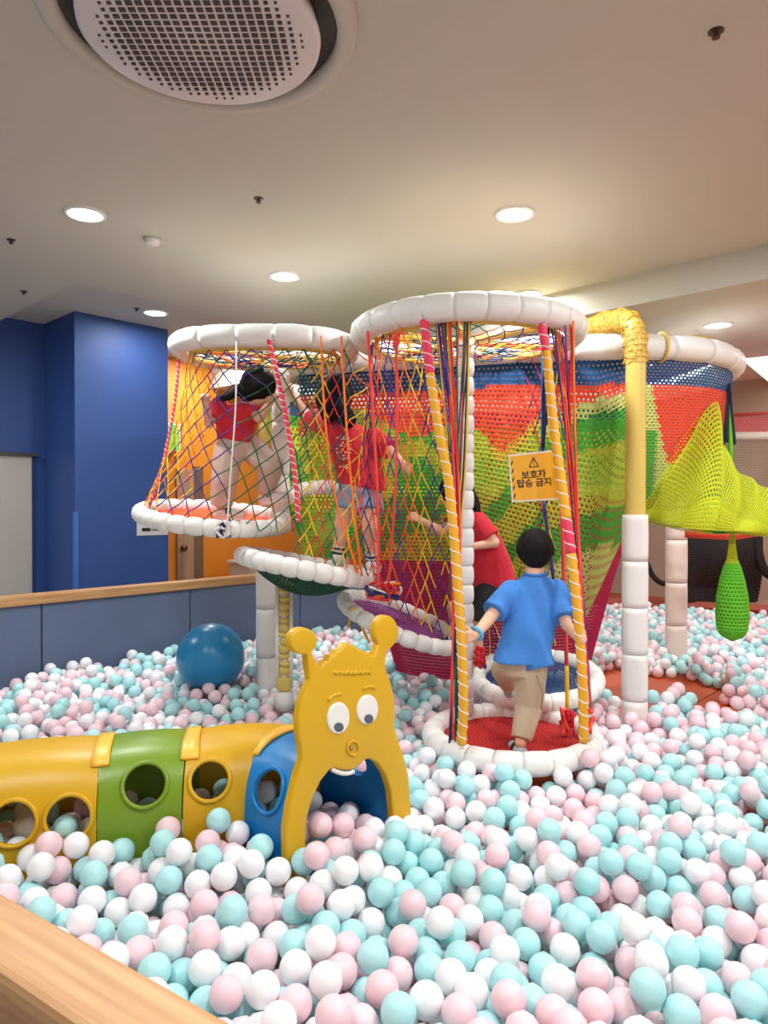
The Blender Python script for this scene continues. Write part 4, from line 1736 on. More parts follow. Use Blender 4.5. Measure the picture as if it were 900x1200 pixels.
def on_shirt(px, py):
    o_ = Vector((0, 0, CZ))
    d_ = (P(px, py, 4.3) - o_).normalized()
    ok, loc, nor, _ = s2.ray_cast(s2.matrix_world.inverted() @ o_, d_)
    return (loc, nor) if ok else None


bpy.context.view_layer.update()
Mi = s2.matrix_world.inverted()


def shirt_hit(px, py):
    o_ = Vector((0, 0, CZ))
    d_ = (P(px, py, 4.3) - o_).normalized()
    ok, loc, nor, _ = s2.ray_cast(Mi @ o_, (Mi.to_3x3() @ d_).normalized())
    if not ok:
        return None
    return s2.matrix_world @ loc, (s2.matrix_world.to_3x3() @ nor).normalized()


bpy.data.objects.remove(PR)
marks = [(402 + 9 * math.cos(a) * 0.9 + 1, 526 + 12 * math.sin(a)) for a in [2 * PI * k / 16 for k in range(16)]]
marks += [(400, 522), (404, 523), (402, 527), (399, 530), (405, 530), (402, 519), (403, 534), (396, 513), (400, 511), (404, 512), (408, 514), (411, 517), (399, 547), (403, 546), (407, 548)]
for (a, b) in marks:
    hh = shirt_hit(a, b)
    if hh:
        loc, nor = hh
        s_, t_ = frame_of(nor)
        add_box(bm, loc + nor * 0.002, (0.011 * rp.uniform(0.7, 1.3), 0.010 * rp.uniform(0.7, 1.3), 0.003), Matrix((s_, t_, nor)).transposed())
obj('shirt_print', bm, mat('white print', (228, 215, 215), 0.7), s2, smooth=False)
bm = bmesh.new()
add_loft(bm, [(P(421, 562, 4.25), 0.125, 0.10), (P(422, 576, 4.24), 0.135, 0.112), (pelv - UP * 0.06, 0.115, 0.10)], side, fr)
add_cap(bm, hl, hl + (kl - hl) * 0.42, 0.088, 0.085, (True, False))
add_cap(bm, hr, hr + (kr - hr) * 0.42, 0.088, 0.088, (True, False))
fuse('shorts', bm, 0.007, M_DENIM, t, 4)
for a, b in ((kl, al), (kr, ar)):
    for k in range(4):
        bm = bmesh.new()
        p_ = a + (b - a) * (0.74 + 0.075 * k)
        q_ = a + (b - a) * (0.74 + 0.075 * (k + 1))
        add_cap(bm, p_, q_, 0.039 - 0.001 * k, 0.038 - 0.001 * k, (False, False))
        obj('sock_band', bm, [M_SHOE, mat('dark green sock', (40, 62, 60), 0.9)][k % 2], t)
    o = shoe(t, b + Vector((0, 0, -0.03)), None, b + Vector((0.03, 0.12, -0.05)), 0.036, M_SHOE, ROPE['navy'])

# --- girl 3: behind the slim post
t = thing('person', 'long haired girl in red T-shirt and black shorts behind the slim white post', 'person', P(560, 790, 4.45))
hd = P(534, 580, 4.50)
fw = Vector((-0.93, 0.2, -0.3)).normalized()
upv = Vector((-0.3, 0, 0.95))
upv = (upv - fw * upv.dot(fw)).normalized()
nk = P(549, 597, 4.5)
shN, shF = P(560, 610, 4.38), P(542, 607, 4.60)
elN, wrN, haN = P(580, 636, 4.33), P(556, 640, 4.30), P(546, 640, 4.30)
elF, wrF, haF = P(516, 622, 4.52), P(492, 609, 4.45), P(480, 603, 4.42)
chest = P(563, 635, 4.49)
pelv = P(572, 690, 4.5)
hn, kn, an = P(570, 700, 4.42), P(556, 738, 4.40), P(562, 774, 4.42)
hf, kf, af = P(568, 700, 4.58), P(532, 712, 4.56), P(536, 745, 4.56)
bm = bmesh.new()
add_head(bm, hd, 0.105, fw, upv)
add_cap(bm, hd - upv * 0.05, nk, 0.045, 0.05)
side = (shF - shN).normalized()
fr = Vector((-0.98, 0.1, -0.15)).normalized()
add_loft(bm, [(nk, 0.06, 0.05), (nk + (chest - nk) * 0.35, 0.12, 0.075), (chest, 0.118, 0.085), (pelv + UP * 0.05, 0.11, 0.09), (pelv - UP * 0.05, 0.12, 0.095)], side, fr)
for a, b, c in ((shN, elN, wrN), (shF, elF, wrF)):
    add_cap(bm, a, b, 0.040, 0.031)
    add_cap(bm, b, c, 0.031, 0.022)
for a, b, c in ((hn, kn, an), (hf, kf, af)):
    add_cap(bm, a, b, 0.068, 0.048)
    add_cap(bm, b, c, 0.048, 0.030)
add_hand(bm, wrN, haN, UP, Vector((0, -1, 0)), 1.1)
add_hand(bm, wrF, haF, UP, Vector((0, 0.6, -0.6)), 1.1)
fuse('body', bm, 0.006, M_SKIN, t, 2)
face_bits(t, hd, 0.105, fw, upv)
bm = bmesh.new()
add_hair_cap(bm, hd, 0.116, fw, upv, 0.2)
pp = smooth_path([P(548, 580, 4.46), P(556, 590, 4.42), P(562, 603, 4.36)], 5)
add_tube(bm, pp, [0.05, 0.05, 0.048, 0.045, 0.04, 0.036, 0.032, 0.028, 0.022, 0.016, 0.01], 10)
fuse('hair', bm, 0.007, M_HAIR, t, 3)
bm = bmesh.new()
add_loft(bm, [(nk, 0.06, 0.06), (nk + (chest - nk) * 0.35, 0.14, 0.095), (chest, 0.14, 0.125), (P(572, 662, 4.5), 0.14, 0.14), (P(576, 684, 4.5), 0.145, 0.145)], side, fr)
add_cap(bm, shN, shN + (elN - shN) * 0.75, 0.058, 0.066, (True, False))
add_cap(bm, shF, shF + (elF - shF) * 0.6, 0.055, 0.062, (True, False))
fuse('shirt', bm, 0.007, M_RED, t, 4)
bm = bmesh.new()
add_loft(bm, [(P(573, 678, 4.5), 0.12, 0.11), (pelv, 0.135, 0.125), (pelv - UP * 0.08, 0.12, 0.115)], side, fr)
add_cap(bm, hn, hn + (kn - hn) * 0.75, 0.095, 0.092, (True, False))
add_cap(bm, hf, hf + (kf - hf) * 0.75, 0.09, 0.086, (True, False))
fuse('shorts', bm, 0.007, M_BLACK, t, 4)
for a in (an, af):
    shoe(t, a + Vector((0, 0, -0.03)), None, a + Vector((-0.12, 0.0, -0.045)), 0.034, mat('navy shoe', (40, 44, 92), 0.6), ROPE['white'])


# ------------------------------------------------------------------ caterpillar tunnel
FA, FB = Vector((-0.306, 2.42, 0)), Vector((0.067, 2.77, 0))
FD = (FB - FA).normalized()
FN = Vector((FD.y, -FD.x, 0))     # towards the viewer
PANC = (FA + FB) / 2


def on_face(px, py, d=0.0):
    """photograph pixel -> point on the face plane"""
    o_ = Vector((0, 0, CZ))
    r_ = P(px, py, 1.0) - o_
    A_ = FA + FN * d
    k = (A_ - o_).dot(FN) / r_.dot(FN)
    return o_ + r_ * k


def zf(zx, zy):
    return (320 + zx / 3.64, 710 + zy / 3.64)


cat = thing('caterpillar_tunnel', 'yellow, green and blue caterpillar play tunnel with a face, in the balls', 'play tunnel', (PANC.x, PANC.y, FLOOR))
left = [(62, 1150), (60, 1050), (58, 960), (72, 860), (100, 740), (128, 650), (122, 600), (112, 550), (110, 480), (120, 420), (142, 360), (160, 320), (152, 262), (146, 208)]
bulbL = [(133 + 58 * math.cos(math.radians(a)), 152 - 58 * math.sin(math.radians(a))) for a in range(258, -62, -10)]
mid = [(178, 222), (192, 250), (206, 262), (222, 236), (236, 236), (246, 212), (262, 212), (272, 192), (290, 190), (304, 168), (320, 158), (336, 166), (352, 168), (366, 188), (384, 188), (396, 202), (412, 200), (422, 214), (434, 214), (446, 180)]
bulbR = [(487 + 50 * math.cos(math.radians(a)), 112 - 71 * math.sin(math.radians(a))) for a in range(228, -62, -10)]
right = [(486, 200), (480, 262), (500, 315), (516, 375), (524, 440), (520, 520), (540, 585), (563, 650), (580, 720), (590, 850), (596, 965), (594, 1010)]
inner = [(512, 1000), (514, 940), (512, 870), (504, 790), (482, 722), (448, 672), (412, 652), (392, 662), (368, 684), (340, 700), (310, 704), (285, 698), (262, 690), (240, 704), (205, 750), (172, 820), (148, 900), (140, 1000), (146, 1090), (150, 1170)]
outline = [on_face(*zf(*q)) for q in left + bulbL + mid + bulbR + right + inner]
# the legs go down to the pit floor
bm = bmesh.new()
loop = [p.copy() for p in outline]
for i, p in enumerate(loop):
    pass
iL, iR = 0, len(left + bulbL + mid + bulbR + right) - 1
loop[iL].z = FLOOR
loop[iR].z = FLOOR
loop[iR + 1].z = FLOOR
loop[-1].z = FLOOR
TH = 0.034
fr_ = [bm.verts.new(p) for p in loop]
bk_ = [bm.verts.new(p - FN * TH) for p in loop]
f1 = bm.faces.new(fr_)
f2 = bm.faces.new(bk_[::-1])
n = len(loop)
for i in range(n):
    bm.faces.new((fr_[i], bk_[i], bk_[(i + 1) % n], fr_[(i + 1) % n]))
bmesh.ops.recalc_face_normals(bm, faces=bm.faces)
es = [e for e in bm.edges if (e.verts[0] in fr_ and e.verts[1] in fr_)]
bmesh.ops.bevel(bm, geom=es, offset=0.009, segments=3, profile=0.5, affect='EDGES', clamp_overlap=True)
bmesh.ops.triangulate(bm, faces=[f for f in bm.faces if len(f.verts) > 4])
fp = obj('face_panel', bm, M_CYEL, cat, smooth=True)
fp.data.set_sharp_from_angle(angle=math.radians(32))


def face_disc(name, cx, cy, rx, ry, d0, d1, m, parent, tilt=0.0, cut=None):
    bm = bmesh.new()
    N = 28
    F0, F1, F2 = [], [], []
    for k in range(N):
        a = 2 * PI * k / N
        x, y = rx * math.cos(a), ry * math.sin(a)
        if cut is not None:
            y = max(min(y, ry), -ry * cut) if True else y
        x, y = x * math.cos(tilt) - y * math.sin(tilt), x * math.sin(tilt) + y * math.cos(tilt)
        q = on_face(*zf(cx + x, cy - y))
        q2 = on_face(*zf(cx + x * 0.9, cy - y * 0.9))
        F0.append(bm.verts.new(q + FN * d0))
        F1.append(bm.verts.new(q + FN * (d0 + (d1 - d0) * 0.6)))
        F2.append(bm.verts.new(q2 + FN * d1))
    bm.faces.new(F2)
    for A_, B_ in ((F0, F1), (F1, F2)):
        for k in range(N):
            bm.faces.new((A_[k], A_[(k + 1) % N], B_[(k + 1) % N], B_[k]))
    return obj(name, bm, m, parent, smooth=False)


M_EYE = mat('eye white plastic', (240, 238, 232), 0.35)
eL = face_disc('eye', 276, 478, 47, 68, -0.002, 0.008, M_EYE, fp, -0.08, 0.98)
face_disc('pupil', 274, 515, 20, 20, 0.006, 0.012, M_GREYP, eL)
eR = face_disc('eye', 400, 442, 45, 64, -0.002, 0.008, M_EYE, fp, -0.08, 0.98)
face_disc('pupil', 402, 480, 19, 20, 0.006, 0.012, M_GREYP, eR)
for pts in ([(235, 402), (252, 385), (270, 376), (290, 376)], [(384, 355), (402, 345), (418, 344), (436, 350)]):
    bm = bmesh.new()
    add_tube(bm, smooth_path([on_face(*zf(*q)) for q in pts], 4), 0.007, 8)
    obj('eyebrow', bm, M_CYEL, fp)
for k in range(9):
    zx = 255 + k * 18
    bm = bmesh.new()
    add_tube(bm, smooth_path([on_face(*zf(zx, 292 - abs(k - 4) * 2 + 6 * (k % 2))), on_face(*zf(zx + 8, 282 - 5 * (k % 2))), on_face(*zf(zx + 16, 292))], 3), 0.006, 6)
    obj('curl', bm, M_CYEL, fp)
bm = bmesh.new()
add_tube(bm, [on_face(*zf(340 + 24 * math.cos(a), 606 - 30 * math.sin(a))) + FN * 0.002 for a in [2 * PI * k / 24 for k in range(24)]], 0.006, 8, closed=True)
ns = obj('nose_ring', bm, M_CYEL, fp)
bm = bmesh.new()
add_sphere(bm, on_face(*zf(330, 606)) + FN * 0.003, 0.009)
obj('nose_bolt', bm, mat('bolt metal', (170, 150, 130), 0.3, metal=0.8), ns)
bm = bmesh.new()
pts = [on_face(*zf(*q)) + FN * -0.012 for q in ((258, 700), (285, 712), (310, 718), (335, 716), (352, 708))]
add_tube(bm, smooth_path(pts, 4), 0.009, 8)
obj('tooth', bm, M_EYE, fp)

# tunnel segments on a curved axis
AX = [PANC - FN * TH * 0.6, Vector((-0.41, 2.85, 0)), Vector((-0.77, 2.82, 0)), Vector((-1.085, 2.745, 0)), Vector((-1.50, 2.63, 0)), Vector((-1.85, 2.46, 0))]
AXD = [-FN, Vector((-0.82, 0.57, 0)).normalized(), Vector((-1, -0.12, 0)).normalized(), Vector((-0.97, -0.25, 0)).normalized(), Vector((-0.93, -0.37, 0)).normalized(), Vector((-0.88, -0.47, 0)).normalized()]
HW, HT = 0.245, 0.365


def axis_pt(k, t):
    p0, p1 = AX[k], AX[k + 1]
    L = (p1 - p0).length
    m0, m1 = AXD[k] * L, AXD[k + 1] * L
    h00, h10 = 2 * t ** 3 - 3 * t ** 2 + 1, t ** 3 - 2 * t ** 2 + t
    h01, h11 = -2 * t ** 3 + 3 * t ** 2, t ** 3 - t ** 2
    p = p0 * h00 + m0 * h10 + p1 * h01 + m1 * h11
    d = p0 * (6 * t * t - 6 * t) + m0 * (3 * t * t - 4 * t + 1) + p1 * (-6 * t * t + 6 * t) + m1 * (3 * t * t - 2 * t)
    return p, d.normalized()


def shell_pt(k, t, s, inset=0.0):
    """t along the segment, s 0..1 from the near base over the top to the far base"""
    p, d = axis_pt(k, t)
    nr = Vector((-d.y, d.x, 0))
    if nr.y > 0:
        nr = -nr
    bl = 1.0 + 0.022 * math.sin(PI * t) ** 0.7
    a = PI * s
    if s < 0.2:
        g = s / 0.2
        x, z = 1.0, FLOOR + (0.12 - FLOOR) * g
    elif s > 0.8:
        g = (1 - s) / 0.2
        x, z = -1.0, FLOOR + (0.12 - FLOOR) * g
    else:
        a = PI * (s - 0.2) / 0.6
        x, z = math.cos(a), 0.12 + (HT - 0.12) * math.sin(a) ** 0.85
        x = math.copysign(abs(x) ** 0.8, x)
    zz = z if z <= 0.12 else 0.12 + (z - 0.12) * (bl + 0.02 * math.sin(PI * t))
    q = p + nr * (x * HW * bl) + Vector((0, 0, zz))
    if inset:
        c = p + Vector((0, 0, 0.08))
        v = q - c
        v = v - d * v.dot(d)
        if z <= 0.12:
            v.z = 0
        q = q - v.normalized() * inset
    return q


SEGM = [('blue_segment', M_CBLU, [(314, 928, 18, 24)]), ('yellow_segment', M_CYEL, [(246, 918, 21, 22)]), ('green_segment', M_CGRN, [(168, 920, 24, 22)]),
        ('yellow_segment', M_CYEL, [(79, 959, 25, 24), (12, 966, 24, 25)]), ('green_segment', M_CGRN, [])]
NT, NS = 18, 44
for k, (nm, m, holes) in enumerate(SEGM):
    bm = bmesh.new()
    O = [[bm.verts.new(shell_pt(k, 0.0 + 0.99 * i / NT, j / NS)) for j in range(NS + 1)] for i in range(NT + 1)]
    I = [[bm.verts.new(shell_pt(k, 0.0 + 0.99 * i / NT, j / NS, 0.016)) for j in range(NS + 1)] for i in range(NT + 1)]
    for i in range(NT):
        for j in range(NS):
            bm.faces.new((O[i][j], O[i + 1][j], O[i + 1][j + 1], O[i][j + 1]))
            bm.faces.new((I[i][j], I[i][j + 1], I[i + 1][j + 1], I[i + 1][j]))
    for i in range(NT):
        bm.faces.new((O[i][0], I[i][0], I[i + 1][0], O[i + 1][0]))
        bm.faces.new((O[i][NS], O[i + 1][NS], I[i + 1][NS], I[i][NS]))
    for j in range(NS):
        bm.faces.new((O[0][j], O[0][j + 1], I[0][j + 1], I[0][j]))
        bm.faces.new((O[NT][j], I[NT][j], I[NT][j + 1], O[NT][j + 1]))
    bmesh.ops.recalc_face_normals(bm, faces=bm.faces)
    me = bpy.data.meshes.new(nm)
    bm.to_mesh(me)
    bm.free()
    o = bpy.data.objects.new('tmp', me)
    COL.objects.link(o)
    rims = []
    cutters = []
    for (px, py, rx, ry) in holes:
        # nearest outer surface point along the sight line, then bore along the local normal, right through both sides
        best = None
        for i in range(1, 60):
            for j in range(4, 30):
                tt_, ss_ = i / 60, j / 60
                q = shell_pt(k, tt_, ss_)
                v = q - Vector((0, 0, CZ))
                ax_ = 450 + F * v.x / v.y
                ay_ = 592 - F * v.z / v.y
                dd = (ax_ - px) ** 2 + (ay_ - py) ** 2
                if best is None or dd < best[0]:
                    best = (dd, q, tt_, ss_)
        q, t0, s0_ = best[1], best[2], best[3]
        _, d = axis_pt(k, t0)
        rad = max(rx, ry) * q.y / F
        nrm = (shell_pt(k, t0, s0_ + 0.01) - shell_pt(k, t0, s0_ - 0.01)).cross(d).normalized()
        if nrm.y > 0:
            nrm = -nrm
        for ss in (s0_, 1 - s0_):
            q = shell_pt(k, t0, ss)
            nrm = (shell_pt(k, t0, ss + 0.01) - shell_pt(k, t0, ss - 0.01)).cross(d).normalized()
            cb_ = bmesh.new()
            add_tube(cb_, [q - nrm * 0.07, q + nrm * 0.07], rad, 28)
            bmesh.ops.recalc_face_normals(cb_, faces=cb_.faces)
            cme = bpy.data.meshes.new('c')
            cb_.to_mesh(cme)
            cb_.free()
            cobj = bpy.data.objects.new('c', cme)
            COL.objects.link(cobj)
            cutters.append(cobj)
            md = o.modifiers.new('b', 'BOOLEAN')
            md.operation = 'DIFFERENCE'
            md.solver = 'EXACT'
            md.object = cobj
            # rim that follows the shell
            s1 = d
            t1 = nrm.cross(d).normalized()
            pts = []
            for a in range(28):
                an = 2 * PI * a / 28
                w_ = q + (s1 * math.cos(an) + t1 * math.sin(an)) * (rad + 0.004)
                # drop on to the shell
                bb = None
                for di in (-6, -5, -4, -3, -2, -1, 0, 1, 2, 3, 4, 5, 6):
                    pass
                pts.append(w_)
            rims.append((pts, nrm, q, rad))
    bpy.context.view_layer.update()
    dg = bpy.context.evaluated_depsgraph_get()
    me2 = bpy.data.meshes.new_from_object(o.evaluated_get(dg))
    bpy.data.objects.remove(o)
    for c_ in cutters:
        bpy.data.objects.remove(c_)
    me2.name = nm
    me2.materials.clear()
    so = link(nm, me2, m, cat, smooth=False)
    so['label'] = nm.split('_')[0] + ' arched tunnel segment'
    bpy.context.view_layer.update()
    for pts, nrm, q, rad in rims:
        cand = []
        for w_ in pts:
            ok, loc, nor, _ = so.closest_point_on_mesh(so.matrix_world.inverted() @ w_)
            lw = so.matrix_world @ loc
            # keep the ring round, take only the height over the shell
            cand.append(w_ + nrm * ((lw - w_).dot(nrm) + 0.003))
        bm = bmesh.new()
        add_tube(bm, cand, 0.0085, 8, closed=True)
        obj('window_rim', bm, m, so)
    # smooth only the curved faces
    me2.polygons.foreach_set('use_smooth', [True] * len(me2.polygons))
    try:
        me2.set_sharp_from_angle(angle=math.radians(35))
    except Exception:
        pass
for k in range(1, 5):
    for s in (0.5,):
        bm = bmesh.new()
        rows = []
        for (kk, tt_) in ((k - 1, 0.90), (k - 1, 0.95), (k, 0.01), (k, 0.06)):
            rows.append([shell_pt(kk, tt_, 0.37 + 0.17 * j / 8) + Vector((0, 0, 0.008)) for j in range(9)])
        up_ = [[bm.verts.new(p + Vector((0, 0, 0.006))) for p in r] for r in rows]
        lo_ = [[bm.verts.new(p - Vector((0, 0, 0.006))) for p in r] for r in rows]
        for G, fl_ in ((up_, 1), (lo_, -1)):
            for i in range(3):
                for j in range(8):
                    bm.faces.new((G[i][j], G[i + 1][j], G[i + 1][j + 1], G[i][j + 1]))
        for i in range(3):
            bm.faces.new((up_[i][0], up_[i + 1][0], lo_[i + 1][0], lo_[i][0]))
            bm.faces.new((up_[i][8], up_[i + 1][8], lo_[i + 1][8], lo_[i][8]))
        for j in range(8):
            bm.faces.new((up_[0][j], up_[0][j + 1], lo_[0][j + 1], lo_[0][j]))
            bm.faces.new((up_[3][j], up_[3][j + 1], lo_[3][j + 1], lo_[3][j]))
        obj('joint_tab', bm, M_CTAB, cat)['label'] = 'pale yellow joint tab'

# ------------------------------------------------------------------ big blue ball
BBC = P(247, 770, 4.9)
bm = bmesh.new()
add_sphere(bm, (0, 0, 0), 0.232, u=48, v=32)
o = obj('exercise_ball', bm, mat('marbled blue rubber', (32, 130, 182), 0.3, 0.18, 4), None)
o.location = BBC
tag(o, 'big glossy blue exercise ball lying by the padded fence', 'ball')

# ------------------------------------------------------------------ far background
fs = thing('far_play_frame', 'distant play frame with white bar and red net, right edge', 'play frame', P(930, 600, 8.6))
bm = bmesh.new()
add_tube(bm, [P(845, 511, 9.2), P(900, 511, 8.8), P(1000, 511, 8.2)], 0.055, 10)
obj('padded_bar', bm, mat('cream pad', (226, 218, 205), 0.5), fs)
bm = bmesh.new()
add_tube(bm, [P(845, 487, 9.2), P(900, 484, 8.8), P(1000, 480, 8.2)], 0.02, 8)
obj('upper_bar', bm, mat('red pad', (190, 70, 70), 0.5), fs)


def farnet(z0, z1):
    def S(u, v):
        a = P(845, z0, 9.2) * (1 - u) + P(1000, z0, 8.2) * u
        b = P(845, z1, 9.2) * (1 - u) + P(1000, z1, 8.2) * u
        return a + (b - a) * v
    return S


YARN['rose'] = mat('rose yarn', (205, 90, 95), 0.8)
YARN['mixed'] = mat('grey yarn', (150, 140, 120), 0.8)
net_sheet(farnet(487, 509), 60, 8, 0.5, lambda u, v: 'rose', 'red_net', fs)
net_sheet(farnet(515, 575), 60, 20, 0.75, lambda u, v: 'mixed', 'grey_net', fs)
bk = thing('black_net_tunnel', 'black net tunnel on the far side of the ball pit', 'net', P(848, 700, 9.4))


def btun(u, v):
    X0, X1 = 800, 888
    px = X0 + (X1 - X0) * u
    y = 618 + (706 - 618) * v
    bulge = 0.35 * math.sin(PI * u) * math.sin(PI * min(v + 0.2, 1))
    p = P(px + 6 * math.sin(PI * v) * (1 if u > 0.5 else -0.3), y, 9.4)
    return p + Vector((0, -bulge, 0))


net_sheet(btun, 56, 46, 0.14, lambda u, v: 'black', 'black_netting', bk)
bm = bmesh.new()
add_tube(bm, smooth_path([P(888, 628, 9.3), P(889, 650, 9.2), P(897, 670, 9.2), P(915, 680, 9.2)], 5), 0.06, 8)
obj('arm', bm, YARN['black'], bk)
bm = bmesh.new()
add_tube(bm, smooth_path([P(758, 660, 9.4), P(766, 676, 9.4), P(778, 684, 9.4), P(792, 680, 9.4), P(802, 676, 9.4)], 5), 0.035, 8)
obj('loop', bm, YARN['black'], bk)
bm = bmesh.new()
p0, p1 = P(690, 700, 9.9), P(960, 700, 8.9)
bb = thing('far_mat', 'orange brown mat edge beyond the far end of the balls', 'mat', (p0 + p1) / 2)
add_tube(bm, [Vector((p0.x, p0.y, FLOOR + 0.06)), Vector((p1.x, p1.y, FLOOR + 0.06))], 0.07, 4)
obj('mat_edge', bm, mat('brown red mat', (170, 80, 62), 0.6), bb, smooth=False)

# ------------------------------------------------------------------ the ball pit
R = 0.044
cell = 2 * R
POSTS = [(0.458, 3.99, 0.05), ((312 - 450) / F * 4.95, 4.95, 0.08), (2.52, 6.1, 0.095), (1.49, 4.2, 0.085), (tx, ty, 0.06)]
AXS = []
for k in range(5):
    for i in range(12):
        p, d = axis_pt(k, i / 12)
        AXS.append((p.x, p.y))
AXS = np.array(AXS)
FAx, FAy = FA.x, FA.y


def blocked(x, y):
    if (x - A0.x) * NB.x + (y - A0.y) * NB.y < R:
        return True
    if (x - B0.x) * NBF.x + (y - B0.y) * NBF.y < R + 0.015:
        return True
    if (x - P1C.x) ** 2 + (y - P1C.y) ** 2 < 0.36 ** 2:
        return True
    for (a, b, r) in POSTS:
        if (x - a) ** 2 + (y - b) ** 2 < (r + R) ** 2:
            return True
    if (x - BBC.x) ** 2 + (y - BBC.y) ** 2 < 0.165 ** 2:
        return True
    if 2.2 < y < 3.4 and x < 0.3:
        # legs of the face panel
        u = (x - FAx) * FD.x + (y - FAy) * FD.y
        w = (x - FAx) * FN.x + (y - FAy) * FN.y
        if -TH - R < w < R and (-0.04 - R < u < 0.085 + R or 0.42 - R < u < 0.53 + R):
            return True
        dd = math.sqrt(float(((AXS - (x, y)) ** 2).sum(1).min()))
        if 0.185 < dd < 0.255 + R and w < 0:
            return True
    # bare patches of mat
    ex_, ey_ = (x - 1.92) / 0.60, (y - 5.15) / 0.76
    a_ = 0.10 * math.sin(5 * math.atan2(ey_, ex_)) + 0.06 * math.sin(9 * math.atan2(ey_, ex_) + 1)
    if (abs(ex_) ** 3 + abs(ey_) ** 3) ** (1 / 3) < 0.97 + a_:
        return True
    if ((x - 1.75) / 0.22) ** 2 + ((y - 6.6) / 0.2) ** 2 < 1:
        return True
    return False


def in_pit(x, y):
    if y < 1.0 or y > 9.1:
        return False
    if abs(x) > 0.56 * y + 0.35:
        return False
    if y > 7.3 and x < 1.0:
        return False
    if y > 9.1 - max(0, x - 3.5) * 0.7:
        return False
    return True


grid = {}
BX, BY, BZ = [], [], []
R4 = 4 * R * R
prand = random.Random(11)


def land(x, y):
    z = FLOOR + R
    ci, cj = int(math.floor(x / cell)), int(math.floor(y / cell))
    for a in (ci - 1, ci, ci + 1):
        for b in (cj - 1, cj, cj + 1):
            for q in grid.get((a, b), ()):
                d2 = (q[0] - x) ** 2 + (q[1] - y) ** 2
                if d2 < R4:
                    zz = q[2] + math.sqrt(R4 - d2)
                    if zz > z:
                        z = zz
    return z


def drop(x, y, search=0.075, tries=7):
    best = None
    for k in range(tries):
        if k == 0:
            a, b = x, y
        else:
            a, b = x + prand.uniform(-search, search), y + prand.uniform(-search, search)
        if blocked(a, b):
            continue
        z = land(a, b)
        if z > -0.012 and (a - P1C.x) ** 2 + (b - P1C.y) ** 2 < 0.49 ** 2:
            continue      # only under the rim of the red platform, not into it
        if best is None or z < best[2]:
            best = (a, b, z)
    if best is None:
        return False
    st = 0.024
    a, b, z = best
    while st > 0.004:
        imp = False
        for (dx, dy) in ((st, 0), (-st, 0), (0, st), (0, -st)):
            if blocked(a + dx, b + dy):
                continue
            z2 = land(a + dx, b + dy)
            if z2 < z - 1e-5 and not (z2 > -0.012 and (a + dx - P1C.x) ** 2 + (b + dy - P1C.y) ** 2 < 0.49 ** 2):
                a, b, z = a + dx, b + dy, z2
                imp = True
                break
        if not imp:
            st *= 0.5
    best = (a, b, z)
    grid.setdefault((int(math.floor(best[0] / cell)), int(math.floor(best[1] / cell))), []).append(best)
    BX.append(best[0])
    BY.append(best[1])
    BZ.append(best[2])
    return True


def fill(x0, x1, y0, y1, per_m2, maxz=9.0):
    n = int((x1 - x0) * (y1 - y0) * per_m2)
    for _ in range(n):
        x, y = prand.uniform(x0, x1), prand.uniform(y0, y1)
        if in_pit(x, y):
            drop(x, y)


for (y0, y1, dens) in ((1.0, 2.4, 250), (2.4, 4.0, 235), (4.0, 5.6, 205), (5.6, 7.2, 185), (7.2, 9.1, 165)):
    xm = 0.56 * y1 + 0.35
    fill(-xm, xm, y0, y1, dens)
# heaps: before the caterpillar, behind it, against the fence
fill(-1.3, -0.25, 2.25, 2.55, 110)
fill(-0.25, 0.25, 2.2, 2.6, 50)
fill(0.2, 1.2, 3.0, 3.5, 50)
for _ in range(150):
    s = prand.uniform(0.0, 3.0)
    q = A0 + E1 * s + NB * prand.uniform(0.05, 0.5)
    if in_pit(q.x, q.y):
        drop(q.x, q.y)

NBALL = len(BX)
B = np.array([BX, BY, BZ]).T
keep = B[:, 2] < 0.16
B = B[keep]
NBALL = len(B)
cols = rng.choice(3, NBALL, p=[0.33, 0.34, 0.33])
CN3 = ['pink', 'aqua', 'white']
# which balls show largest from the eye point: a small depth buffer
w_, h_ = 225, 300
zb = np.full((h_, w_), 1e9)
ib = np.full((h_, w_), -1)
for i in range(NBALL):
    x, y, z = B[i]
    u = (450 + F * x / y) / 4
    v = (592 - F * (z - CZ) / y) / 4
    r = F * R / y / 4
    a0, a1 = max(int(u - r), 0), min(int(u + r) + 1, w_)
    b0, b1 = max(int(v - r), 0), min(int(v + r) + 1, h_)
    if a0 >= a1 or b0 >= b1:
        continue
    gx, gy = np.meshgrid(np.arange(a0, a1) + 0.5 - u, np.arange(b0, b1) + 0.5 - v)
    msk = (gx * gx + gy * gy <= r * r) & (zb[b0:b1, a0:a1] > y)
    zb[b0:b1, a0:a1][msk] = y
    ib[b0:b1, a0:a1][msk] = i
cnt = np.bincount(ib[ib >= 0], minlength=NBALL)
order = np.argsort(-cnt)
single = [int(i) for i in order[:300]]
sset = set(single)
BLAB = {'pink': 'pale pink plastic ball among the biggest looking ones in the near balls',
        'aqua': 'aqua blue plastic ball among the biggest looking ones in the near balls',
        'white': 'white plastic ball among the biggest looking ones in the near balls'}
bmes = {}
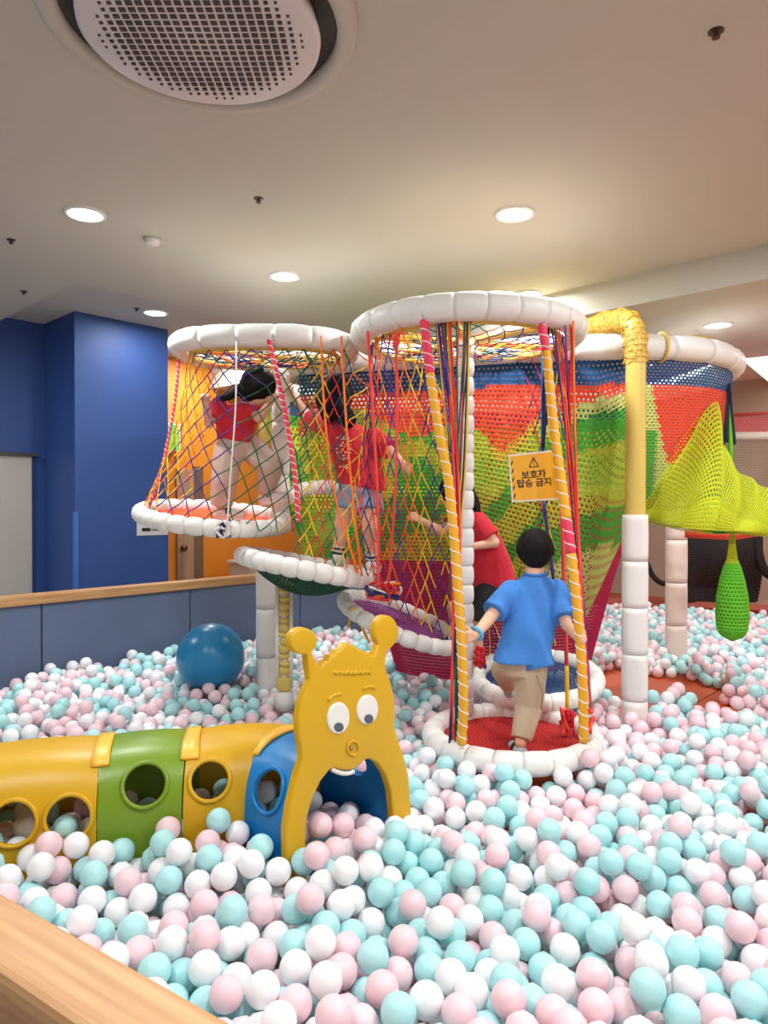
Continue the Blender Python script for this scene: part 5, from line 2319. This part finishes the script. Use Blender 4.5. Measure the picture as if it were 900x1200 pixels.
for c in CN3:
    bm = bmesh.new()
    bmesh.ops.create_icosphere(bm, subdivisions=3, radius=R)
    me = bm_mesh(bm, 'plastic_ball')
    me.polygons.foreach_set('use_smooth', [True] * len(me.polygons))
    me.materials.append(BALLC[c])
    bmes[c] = me
for i in single:
    c = CN3[cols[i]]
    o = bpy.data.objects.new('plastic_ball', bmes[c])
    COL.objects.link(o)
    o.location = B[i]
    tag(o, BLAB[c], 'ball', '%s balls in the near part of the pit' % c)


def unit(kind):
    bm = bmesh.new()
    if kind == 0:
        bmesh.ops.create_icosphere(bm, subdivisions=2 if False else 2, radius=R)
    elif kind == 1:
        bmesh.ops.create_icosphere(bm, subdivisions=2, radius=R)
    else:
        bmesh.ops.create_uvsphere(bm, u_segments=10, v_segments=6, radius=R)
    bmesh.ops.triangulate(bm, faces=bm.faces)
    bm.verts.ensure_lookup_table()
    V = np.array([v.co[:] for v in bm.verts])
    T = np.array([[v.index for v in f.verts] for f in bm.faces])
    bm.free()
    return V, T


LOD = [unit(1), unit(2)]
VV, TT, MM = [], [], []
base = 0
for i in range(NBALL):
    if i in sset:
        continue
    V, T = LOD[0] if B[i, 1] < 4.6 else LOD[1]
    VV.append(V + B[i])
    TT.append(T + base)
    MM.append(np.full(len(T), cols[i]))
    base += len(V)
VV, TT, MM = np.concatenate(VV), np.concatenate(TT), np.concatenate(MM)
me = bpy.data.meshes.new('plastic_balls')
me.vertices.add(len(VV))
me.vertices.foreach_set('co', VV.astype(np.float32).ravel())
me.loops.add(len(TT) * 3)
me.loops.foreach_set('vertex_index', TT.astype(np.int32).ravel())
me.polygons.add(len(TT))
me.polygons.foreach_set('loop_start', np.arange(0, len(TT) * 3, 3, dtype=np.int32))
me.polygons.foreach_set('loop_total', np.full(len(TT), 3, dtype=np.int32))
for c in CN3:
    me.materials.append(BALLC[c])
me.polygons.foreach_set('material_index', MM.astype(np.int32))
me.polygons.foreach_set('use_smooth', np.ones(len(TT), dtype=bool))
me.update(calc_edges=True)
me.validate()
o = bpy.data.objects.new('plastic_balls', me)
COL.objects.link(o)
tag(o, 'sea of small pink, aqua and white plastic balls filling the pit', 'balls', kind='stuff')
print('BALLS', NBALL, 'tris', len(TT))
